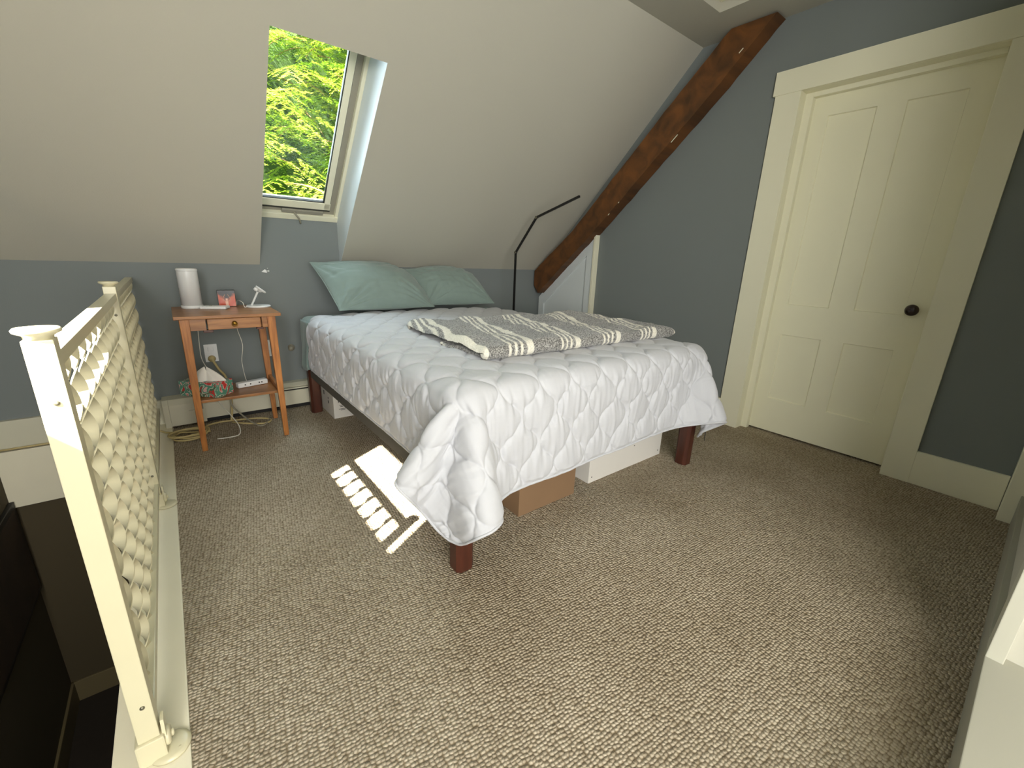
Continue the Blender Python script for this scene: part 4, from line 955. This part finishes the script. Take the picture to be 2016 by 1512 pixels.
# ---------------------------------------------------------------- nightstand
def nightstand():
    root = thing('nightstand', 'small honey oak nightstand with one drawer and a low shelf beside the bed', 'nightstand', (0, 0, 0))
    X0, X1, Y0, Y1, Z1 = .010, .448, 2.745, 3.17, .735
    for sx, sy in ((0, 0), (1, 0), (0, 1), (1, 1)):
        bm = bmesh.new(); t, b = .042, .026
        ox = X0 if sx == 0 else X1; oy = Y0 if sy == 0 else Y1; dx = 1 if sx == 0 else -1; dy = 1 if sy == 0 else -1
        if sy: oy_b = 3.115
        else: oy_b = oy
        top = [(ox, oy), (ox+dx*t, oy), (ox+dx*t, oy+dy*t), (ox, oy+dy*t)]
        bot = [(ox, oy_b), (ox+dx*b, oy_b), (ox+dx*b, oy_b+dy*b), (ox, oy_b+dy*b)]
        a = [bm.verts.new((x, y, .001)) for x, y in bot]; c = [bm.verts.new((x, y, Z1)) for x, y in top]
        bm.faces.new(a[::-1]); bm.faces.new(c)
        for i in range(4): bm.faces.new((a[i], a[(i+1) % 4], c[(i+1) % 4], c[i]))
        bmesh.ops.bevel(bm, geom=list(bm.edges), offset=.002, segments=2, profile=.6, affect='EDGES')
        obj('leg', bm, M_oak, root)
    bm = bmesh.new()
    z0 = .672
    box(bm, X0+.042, .120, Y0+.005, Y0+.023, z0, Z1); box(bm, .380, X1-.042, Y0+.005, Y0+.023, z0, Z1); box(bm, .12, .38, Y0+.006, Y0+.023, Z1-.004, Z1)
    box(bm, X0+.004, X0+.022, Y0+.042, Y1-.042, z0, Z1); box(bm, X1-.022, X1-.004, Y0+.042, Y1-.042, z0, Z1); box(bm, X0+.042, X1-.042, Y1-.022, Y1-.004, z0, Z1)
    obj('apron', bm, M_oaktop, root)
    bm = bmesh.new(); box(bm, X0-.022, X1+.026, Y0-.028, Y1+.03, Z1, .752, .003)
    obj('tabletop', bm, M_oaktop, root)
    bm = bmesh.new()
    box(bm, .127, .372, Y0-.008, Y0+.012, .675, .731, .002); box(bm, .135, .145, Y0+.012, 3.0, .68, .72); box(bm, .355, .365, Y0+.012, 3.0, .68, .72); box(bm, .135, .365, Y0+.012, 3.0, .677, .682); box(bm, .135, .365, 2.99, 3.0, .68, .72)
    dr = obj('drawer', bm, M_oaktop, root)
    bm = bmesh.new()
    Mk = Matrix.Translation((.247, Y0-.008, .706)) @ Matrix.Rotation(PI/2, 4, 'X')
    lathe(bm, [(.011, 0), (.011, .002), (.004, .003), (.004, .010), (.010, .013), (.012, .018), (.009, .023), (0, .024)], 20, Mk)
    ring = [(.247+.012*math.cos(a), Y0-.020, .700+.013*math.sin(a)) for a in np.linspace(0, 2*PI, 20, endpoint=False)]
    tube(bm, ring, .0022, 6, True)
    tag(obj('knob', bm, M_brass, dr, True), 'brass ring knob')
    bm = bmesh.new(); box(bm, .105, .150, Y0+.01, Y0+.045, .658, .672, .002); obj('drawer_runner', bm, M_leg, root)
    bm = bmesh.new(); box(bm, .352, .385, Y0+.01, Y0+.045, .660, .672, .002)
    obj('drawer_runner', bm, M_leg, root)
    bm = bmesh.new(); box(bm, X0+.012, X1-.012, 2.80, 3.10, .262, .278, .002)
    obj('shelf', bm, M_oaktop, root)
    for a in (X0+.006, X1-.024):
        bm = bmesh.new(); box(bm, a, a+.018, Y0+.030, Y1-.060, .278, .305, .002); obj('shelf_rail', bm, M_oak, root)
nightstand()
ZT = .752

# things on the nightstand
def cyl_lamp():
    root = thing('cylinder_lamp', 'white translucent cylinder table lamp on the nightstand', 'lamp', (.087, 3.10, ZT))
    bm = bmesh.new(); lathe(bm, [(.052, 0), (.054, .006), (.054, .016), (.052, .018)], 40)
    obj('base', bm, M_white, root, False)
    bm = bmesh.new(); lathe(bm, [(.050, .018), (.049, .215), (.0475, .222), (.044, .224), (0, .2245)], 48)
    sh = mat('frosted_white_shade', rgb(216, 216, 214), .35, .02, 10)
    obj('lamp_shade', bm, sh, root)
    bm = bmesh.new(); lathe(bm, [(.0495, .209), (.0505, .213), (.0505, .218), (.0485, .221)], 48, None)
    obj('rim', bm, M_white, root)
cyl_lamp()
def white_slab():
    root = thing('charging_pad', 'thin white rectangular pad beside the cylinder lamp on the nightstand', 'charging pad', (.190, 3.030, ZT), math.radians(-24))
    bm = bmesh.new(); box(bm, -.066, .066, -.036, .036, .0005, .017, .006, seg=4)
    obj('pad_body', bm, M_white, root)
    bm = bmesh.new(); box(bm, -.03, -.015, -.006, .006, .0165, .0180, .0005)
    obj('button', bm, M_cordg, root)
white_slab()
def photo_mat():
    m = bpy.data.materials.new('red_photo_print'); m.use_nodes = True; n = m.node_tree.nodes; b = n['Principled BSDF']; b.inputs['Roughness'].default_value = .2
    tc = n.new('ShaderNodeTexCoord'); sx = n.new('ShaderNodeSeparateXYZ'); lk(m, tc.outputs['Object'], sx.inputs[0])
    nz = n.new('ShaderNodeTexNoise'); nz.inputs['Scale'].default_value = 50; lk(m, tc.outputs['Object'], nz.inputs['Vector'])
    a = n.new('ShaderNodeMath'); a.operation = 'ABSOLUTE'; lk(m, sx.outputs[0], a.inputs[0])
    q = n.new('ShaderNodeMath'); q.operation = 'MULTIPLY_ADD'; lk(m, a.outputs[0], q.inputs[0]); q.inputs[1].default_value = -.9; lk(m, sx.outputs[2], q.inputs[2])
    q2 = n.new('ShaderNodeMath'); q2.operation = 'MULTIPLY_ADD'; lk(m, nz.outputs['Fac'], q2.inputs[0]); q2.inputs[1].default_value = .035; lk(m, q.outputs[0], q2.inputs[2])
    cr = n.new('ShaderNodeValToRGB'); E_ = cr.color_ramp.elements; E_[0].position = .0; E_[0].color = rgb(214, 120, 90); E_[1].position = .9; E_[1].color = rgb(30, 34, 38)
    for p_, c_ in ((.25, rgb(190, 70, 40)), (.5, rgb(200, 96, 62)), (.65, rgb(52, 44, 46))):
        x = E_.new(p_); x.color = c_
    mr = n.new('ShaderNodeMapRange'); mr.inputs['From Min'].default_value = -.02; mr.inputs['From Max'].default_value = .11; lk(m, q2.outputs[0], mr.inputs['Value']); lk(m, mr.outputs[0], cr.inputs[0])
    lk(m, cr.outputs[0], b.inputs['Base Color']); return m
def photo_cube():
    root = thing('photo_block', 'small square block with a reddish picture on the nightstand', 'photo block', (.262, 3.135, ZT), math.radians(-6))
    bm = bmesh.new(); box(bm, -.046, .046, -.022, .030, .0005, .098, .002)
    obj('block_body', bm, mat('black_block', rgb(34, 36, 36), .3), root)
    bm = bmesh.new(); poly(bm, [(-.042, -.0228, .004), (.044, -.0228, .004), (.044, -.0228, .092), (-.042, -.0228, .092)])
    tag(obj('picture', bm, photo_mat(), root), 'reddish picture face')
    bm = bmesh.new()
    skin = mat('pale_print', rgb(226, 176, 150), .3)
    box(bm, -.008, .006, -.0236, -.0229, .006, .034, .0)
    box(bm, -.0055, .0045, -.0236, -.0229, .036, .050)
    for sg in (-1, 1):
        tube(bm, smoothpath([(sg*.006, -.0233, .032), (sg*.018, -.0233, .046), (sg*.013, -.0233, .062), (sg*.006, -.0233, .074)], 4), .0014, 5)
    obj('picture_figure', bm, skin, root)
photo_cube()
def phone_stand():
    root = thing('phone_stand', 'white round-based stand with a tilted disc on the nightstand', 'phone stand', (.412, 3.045, ZT))
    bm = bmesh.new(); lathe(bm, [(.064, .0005), (.067, .004), (.067, .008), (.062, .012), (0, .0125)], 44)
    obj('base', bm, M_white, root)
    bm = bmesh.new(); tube(bm, [(-.036, .0, .010), (.006, .0, .092)], .0058, 12)
    obj('arm', bm, M_white, root)
    bm = bmesh.new()
    Md = Matrix.Translation((.022, -.004, .104)) @ Matrix.Rotation(math.radians(40), 4, 'Y')
    lathe(bm, [(.006, -.016), (.016, -.006), (.031, -.002), (.033, .002), (.031, .007), (0, .008)], 32, Md)
    obj('disc', bm, M_white, root)
    bm = bmesh.new(); lathe(bm, [(.009, -.012), (.011, 0), (.008, .009), (0, .010)], 20, Matrix.Translation((-.004, -.002, .108)) @ Matrix.Rotation(math.radians(-50), 4, 'Y'))
    obj('joint', bm, M_white, root)
phone_stand()
bm = bmesh.new()
tube(bm, smoothpath([(.352, 3.03, ZT+.004), (.338, 3.03, ZT+.004), (.334, 3.035, ZT+.018), (.332, 3.05, ZT+.030), (.322, 3.09, ZT+.036), (.318, 3.205, ZT+.02), (.31, 3.215, .66), (.30, 3.212, .6), (.315, 3.20, .5), (.295, 3.16, .4), (.29, 3.06, .325), (.292, 3.03, .302)], 6), .002, 6)
tag(obj('charging_cable', bm, M_cordw), 'white cable hanging from the phone stand to the shelf below', 'cable')
bm = bmesh.new()
tube(bm, smoothpath([(.115, 3.16, ZT+.003), (.10, 3.21, ZT+.002), (.10, 3.216, .7), (.096, 3.214, .6), (.09, 3.21, .5), (.092, 3.21, .42), (.12, 3.215, .33), (.14, 3.214, .24)], 6), .0022, 6)
tag(obj('lamp_cable', bm, M_cordw), 'white cable hanging behind the nightstand below the cylinder lamp', 'cable')

# tissue box on the shelf
def tissue():
    def fm():
        m = bpy.data.materials.new('teal_floral_print'); m.use_nodes = True; n = m.node_tree.nodes; b = n['Principled BSDF']; b.inputs['Roughness'].default_value = .35
        tc = n.new('ShaderNodeTexCoord'); nz = n.new('ShaderNodeTexNoise'); nz.inputs['Scale'].default_value = 18; nz.inputs['Distortion'].default_value = 1.2; lk(m, tc.outputs['Object'], nz.inputs['Vector'])
        cr = n.new('ShaderNodeValToRGB'); cr.color_ramp.interpolation = 'CONSTANT'; E_ = cr.color_ramp.elements
        E_[0].position = 0; E_[0].color = rgb(196, 60, 56); E_[1].position = .40; E_[1].color = rgb(220, 176, 170)
        for p_, c_ in ((.45, rgb(84, 146, 124)), (.56, rgb(200, 200, 186)), (.60, rgb(70, 110, 84)), (.66, rgb(198, 58, 58)), (.72, rgb(110, 160, 150))):
            x = E_.new(p_); x.color = c_
        lk(m, nz.outputs['Fac'], cr.inputs[0]); lk(m, cr.outputs[0], b.inputs['Base Color']); return m
    root = thing('tissue_box', 'teal floral tissue box with a tissue sticking out on the nightstand shelf', 'tissue box', (.083, 2.925, .2785), math.radians(-43))
    bm = bmesh.new(); box(bm, -.117, .117, -.058, .058, .0005, .085, .003)
    obj('carton', bm, fm(), root)
    n = 60; r = np.linspace(0, 1, n)[:, None]; a = np.linspace(0, 2*PI, 72)[None, :]
    rad = .052*(1-r)**.8*(1+.35*np.sin(a*3+1)+.15*np.sin(a*7))+.003
    X = rad*np.cos(a)*1.5; Y = rad*np.sin(a)*.7; Z = .084+.068*r**.8*(1+.18*np.sin(a*2))+0*a
    o = grid_obj('tissue', np.stack([X+.012*r, Y, Z], -1), M_tissue, root)
tissue()
def power_strip():
    root = thing('power_strip', 'white slim power strip lying on the nightstand shelf', 'power strip', (.315, 2.985, .2785), math.radians(14))
    bm = bmesh.new(); box(bm, -.085, .085, -.022, .022, .0005, .032, .008, seg=4)
    obj('casing', bm, M_white, root)
    for x in (.045, .030, -.02, -.05):
        bm = bmesh.new(); box(bm, x, x+.007, -.0228, -.0215, .014, .021); obj('socket', bm, M_dark, root)
power_strip()

# wall outlets and other wall things
def outlet(x, label):
    root = thing('wall_outlet', label, 'outlet', (x, YB-.0005, .43), 0, 'wall outlets below the knee wall')
    bm = bmesh.new(); box(bm, -.036, .036, -.006, 0, -.058, .058, .003)
    obj('cover_plate', bm, M_white, root)
    for z in (-.026, .026):
        bm = bmesh.new(); box(bm, -.016, .016, -.009, -.006, z-.014, z+.014, .003); obj('socket', bm, M_white, root)
outlet(.150, 'white wall outlet with the tan plug, seen behind the nightstand')
outlet(.487, 'white wall outlet beside the bed, partly behind the nightstand leg')
bm = bmesh.new()
lathe(bm, [(.020, 0), (.022, .012), (.014, .028), (.006, .032), (0, .033)], 20, Matrix.Translation((.148, YB-.0095, .395)) @ Matrix.Rotation(PI/2, 4, 'X'))
tube(bm, smoothpath([(.148, YB-.04, .395), (.156, YB-.055, .375), (.175, YB-.075, .33), (.205, YB-.08, .27), (.21, YB-.15, .15), (.20, YB-.19, .07), (.19, YB-.21, .02)], 6), .0075, 10)
tag(obj('power_plug', bm, M_cord), 'tan plug and cord in the outlet behind the nightstand', 'plug')
bm = bmesh.new()
lathe(bm, [(.024, 0), (.024, .004), (.012, .006), (.011, .035), (.016, .038), (.016, .05), (0, .052)], 24, Matrix.Translation((.628, YB-.001, .42)) @ Matrix.Rotation(PI/2, 4, 'X') @ Matrix.Rotation(-.25, 4, 'Y'))
tag(obj('door_stop', bm, M_cordg, None, True), 'small grey round fitting on the wall between nightstand and bed', 'wall fitting')
bm = bmesh.new()
prism(bm, [(-.022, 0, -.006), (.0, 0, .012), (.010, 0, .004), (.012, 0, -.012), (-.004, 0, -.010)], (0, .004, 0), 0, .001)
lathe(bm, [(.005, 0), (.005, .010), (.007, .012), (0, .015)], 12, Matrix.Translation((.018, .003, .0)) @ Matrix.Rotation(PI/2, 4, 'X'))
lathe(bm, [(.003, 0), (.003, .006), (0, .007)], 10, Matrix.Translation((.016, .003, .018)) @ Matrix.Rotation(PI/2, 4, 'X'))
hk = obj('wall_hook', bm, M_white); hk.location = (.520, YB-.0065, .955)
tag(hk, 'small white hook on the knee wall below the roof window', 'hook')

# cords on the floor
bm = bmesh.new(); pts = []
for i in range(64):
    a = 2*PI*i/16; rr = .075+.012*math.sin(i*.7); pts.append((-.035+rr*math.cos(a)*1.15, 3.03+rr*math.sin(a)*1.0+.01*math.sin(i*.31), .012+.006*(i//16)))
pts = [(-.85, 3.318, .006), (-.6, 3.315, .006), (-.4, 3.305, .010), (-.2, 3.21, .013), (-.13, 3.13, .012)]+pts+[(.05, 3.11, .02), (.12, 3.17, .012), (.2, 3.16, .012), (.34, 3.12, .012), (.40, 3.05, .012), (.36, 3.0, .012), (.27, 3.05, .012), (.19, 3.12, .014)]
tube(bm, smoothpath(pts, 4), .0055, 8)
tag(obj('extension_cord', bm, M_cord), 'tan extension cord coiled on the carpet by the railing', 'cord')
bm = bmesh.new()
tube(bm, smoothpath([(.245, 3.0, .29), (.235, 3.13, .24), (.20, 3.13, .14), (.25, 3.08, .06), (.31, 2.99, .015), (.34, 2.965, .012), (.38, 3.02, .012), (.40, 3.1, .012)], 6), .005, 8)
tag(obj('grey_cord', bm, M_cordg), 'grey cord hanging below the nightstand shelf to the floor', 'cord')
bm = bmesh.new()
tube(bm, smoothpath([(.13, 3.12, .25), (.14, 3.11, .16), (.18, 3.02, .10), (.21, 2.93, .05), (.2, 2.88, .012), (.14, 2.87, .010), (.09, 2.88, .010)], 6), .003, 6)
tag(obj('white_cord', bm, M_cordw), 'thin white cord dropping from the nightstand shelf onto the carpet', 'cord')

# floor lamp
def floor_lamp():
    root = thing('floor_lamp', 'slim black jointed floor lamp standing behind the far side of the bed', 'lamp', (2.385, 3.0, .001))
    J = [Vector((0, 0, .0)), Vector((0, 0, 1.146)), Vector((0, -.25, 1.416)), Vector((0, -.705, 1.534))]
    bm = bmesh.new(); lathe(bm, [(.11, 0), (.11, .012), (.105, .016), (0, .016)], 40)
    obj('base', bm, M_black, root)
    def bar(a, b, w_, name):
        bm = bmesh.new(); d = (b-a); L = d.length; q = d.to_track_quat('Z', 'X').to_matrix().to_4x4()
        box(bm, -w_/2, w_/2, -w_/2, w_/2, 0, L, .0015, M=Matrix.Translation(a) @ q); return obj(name, bm, M_black, root)
    bar(J[0]+Vector((0, 0, .014)), J[1], .015, 'pole'); bar(J[1], J[2], .015, 'arm'); bar(J[2], J[3], .015, 'lamp_head')
    for p in J[1:3]:
        bm = bmesh.new(); lathe(bm, [(.010, -.011), (.010, .011)], 16, Matrix.Translation(p) @ Matrix.Rotation(PI/2, 4, 'Y')); obj('hinge', bm, M_screw, root)
floor_lamp()

# boxes under the bed
def box_thing(name, label, cat, x0, x1, y0, y1, h, m, group=None, lid=True, hand=False):
    root = thing(name, label, cat, ((x0+x1)/2, (y0+y1)/2, .001), 0, group)
    a, b = (x1-x0)/2, (y1-y0)/2; bm = bmesh.new()
    t = .005
    box(bm, -a, a, -b, -b+t, 0, h, .001); box(bm, -a, a, b-t, b, 0, h, .001); box(bm, -a, -a+t, -b+t, b-t, 0, h, .001); box(bm, a-t, a, -b+t, b-t, 0, h, .001); box(bm, -a+t, a-t, -b+t, b-t, 0, t)
    obj('walls', bm, m, root)
    for c, d in ((-b+.002, -.001), (.001, b-.002)):
        bm = bmesh.new(); box(bm, -a+.002, a-.002, c, d, h, h+.003, .0005); obj('flap', bm, m, root)
    return root
wb = box_thing('storage_box', 'white carton with printed lines under the bed near the head', 'box', .754, 1.10, 2.868, 3.16, .205, M_cardwhite)
marks = [(-.142+.012*k, -.138+.012*k, -.1468, -.1462, .11+.004*k, .17) for k in range(5)]
marks += [(a, a+l, -.1468, -.1462, z, z+.0035) for a, l, z in ((-.135, .045, .088), (-.13, .02, .078), (-.14, .05, .062), (-.128, .03, .054))]
marks += [(-.1738, -.1732, -.04, -.02, .08, .10), (-.1738, -.1732, -.038, -.022, .11, .125), (-.1738, -.1732, .06, .08, .12, .15)]
for q in marks:
    bm = bmesh.new(); box(bm, *q); obj('printed_mark', bm, M_ink, wb)
box_thing('cardboard_box', 'brown cardboard box under the foot of the bed', 'box', 1.06, 1.408, 1.247, 1.62, .215, M_card)
wd = box_thing('storage_crate', 'long white drawer box under the foot of the bed nearer the door', 'box', 1.537, 2.167, 1.271, 1.75, .165, M_cardwhite)
wd.rotation_euler = (0, 0, math.radians(0))
for x, z in ((-.29, .03), (.29, .03), (-.29, .14), (.29, .14), (0.05, .12)):
    bm = bmesh.new(); lathe(bm, [(.004, 0), (.003, .001), (0, .0012)], 10, Matrix.Translation((x, -.2395, z)) @ Matrix.Rotation(PI/2, 4, 'X'))
    obj('screw_head', bm, M_ink, wd)

# picture on the stairwell wall
bm = bmesh.new(); 
root = thing('wall_picture', 'dark picture hanging on the stairwell wall at the left edge', 'picture', (0, 0, 0))
box(bm, XL+.001, XL+.022, 2.45, 3.32, -.875, -.30, .003)
obj('picture_frame', bm, mat('black_frame', rgb(16, 13, 10), .5), root)
bm = bmesh.new(); poly(bm, [(XL+.0225, 2.48, -.85), (XL+.0225, 3.29, -.85), (XL+.0225, 3.29, -.33), (XL+.0225, 2.48, -.33)])
obj('picture_canvas', bm, mat('dark_mottled_canvas', rgb(52, 38, 26), .7, .7, 6), root)

# ---------------------------------------------------------------- outside: conifer in the sun
def conifer():
    rnd = random.Random(7)
    root = thing('conifer_tree', 'bright green conifer branches outside the roof window', 'tree', (2.1, 8.3, -3))
    barkm = mat('grey_brown_bark', rgb(150, 118, 96), .9, .2, 20)
    lm = bpy.data.materials.new('sunlit_conifer_green'); lm.use_nodes = True; n = lm.node_tree.nodes; b = n['Principled BSDF']
    b.inputs['Roughness'].default_value = .55
    oi = n.new('ShaderNodeAttribute'); oi.attribute_name = 'tint'
    cr = n.new('ShaderNodeValToRGB'); E_ = cr.color_ramp.elements; E_[0].color = rgb(92, 130, 30); E_[1].color = rgb(206, 216, 92)
    x = E_.new(.5); x.color = rgb(150, 184, 58)
    lk(lm, oi.outputs['Fac'], cr.inputs[0]); lk(lm, cr.outputs[0], b.inputs['Base Color'])
    tr = n.new('ShaderNodeBsdfTranslucent'); lk(lm, cr.outputs[0], tr.inputs[0]); mx = n.new('ShaderNodeMixShader'); mx.inputs[0].default_value = .35
    lk(lm, b.outputs[0], mx.inputs[1]); lk(lm, tr.outputs[0], mx.inputs[2]); lk(lm, mx.outputs[0], n['Material Output'].inputs[0])
    bmt = bmesh.new(); tube(bmt, [(0, 1.3, 0), (0, 1.3, 5), (.1, 1.3, 9), (.1, 1.3, 14)], [.3, .24, .16, .05], 12)
    obj('trunk', bmt, barkm, root)
    V = []; Fc = []; tint = []
    bmb = bmesh.new()
    def leaf(p, d, nrm_, L, w_, tn):
        s = d.cross(nrm_).normalized()*w_; i = len(V)
        V.extend([p-s*.35, p+s*.35, p+d*L*.55+s, p+d*L, p+d*L*.55-s]); Fc.append((i, i+1, i+2, i+3, i+4)); tint.extend([tn]*5)
    for bi in range(560):
        z = rnd.uniform(4.0, 8.4); x = rnd.uniform(-1.7, 2.0); y = rnd.uniform(-1.2, .3)
        p = Vector((x, y, z)); sgn = rnd.choice((-1, 1))
        d = Vector((sgn*rnd.uniform(.2, 1), rnd.uniform(-1.1, -.2), rnd.uniform(-.45, .15))).normalized()
        L = rnd.uniform(.6, 1.2); tn = rnd.random()
        pts = [p]; dd = d.copy()
        for k in range(8): dd = (dd+Vector((0, 0, -.06))+Vector((rnd.uniform(-.1, .1),)*3)).normalized(); pts.append(pts[-1]+dd*L/8)
        if bi % 3 == 0: tube(bmb, pts, [.012*(1-k/10) for k in range(9)], 5)
        for k in range(1, 9):
            q = pts[k]; ax = (pts[k]-pts[k-1]).normalized()
            side0 = ax.cross(Vector((0, 0, 1))).normalized()
            for sd in (-1, 1):
                tw = (side0*sd*.9+ax*.65+Vector((0, 0, rnd.uniform(-.35, .1)))).normalized(); tl = .30*(1.15-k/9)*rnd.uniform(.7, 1.2)+.05
                nn = max(4, int(tl/.022)); c_tn = min(1, max(0, tn+rnd.uniform(-.25, .25)))
                for j in range(nn):
                    c = q+tw*tl*j/nn+Vector((0, 0, -.05*(j/nn)**2)); un = tw.cross(Vector((0, 0, 1)))
                    un = un.normalized() if un.length > .1 else Vector((1, 0, 0))
                    for s2 in (-1, 1):
                        ld = (tw*.75+un*s2*.75+Vector((0, 0, rnd.uniform(-.3, .3)))).normalized()
                        leaf(c, ld, Vector((rnd.uniform(-.5, .5), rnd.uniform(-.6, .2), 1)).normalized(), rnd.uniform(.035, .065), .0065, min(1, max(0, c_tn+rnd.uniform(-.12, .12))))
    me = bpy.data.meshes.new('foliage'); me.from_pydata([tuple(v) for v in V], [], Fc); me.materials.append(lm)
    at = me.attributes.new('tint', 'FLOAT', 'POINT'); at.data.foreach_set('value', tint)
    o = bpy.data.objects.new('foliage', me); C.objects.link(o); o.parent = root; tag(o, None, kind='stuff')
    obj('branches', bmb, barkm, root)
    # darker inner mass of the crown, behind the lit sprays
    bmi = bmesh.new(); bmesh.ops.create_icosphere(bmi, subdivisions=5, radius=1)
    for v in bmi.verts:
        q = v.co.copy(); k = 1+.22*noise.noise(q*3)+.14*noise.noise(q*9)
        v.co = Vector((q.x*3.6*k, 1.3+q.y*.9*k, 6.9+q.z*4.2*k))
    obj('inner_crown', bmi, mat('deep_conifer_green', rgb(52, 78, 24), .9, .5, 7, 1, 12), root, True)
conifer()
bm = bmesh.new(); poly(bm, [(-40, 3.6, -3), (40, 3.6, -3), (40, 60, -3), (-40, 60, -3)])
struct('ground', bm, mat('lawn_green', rgb(90, 110, 50), .95, .2, 2), label='lawn outside')
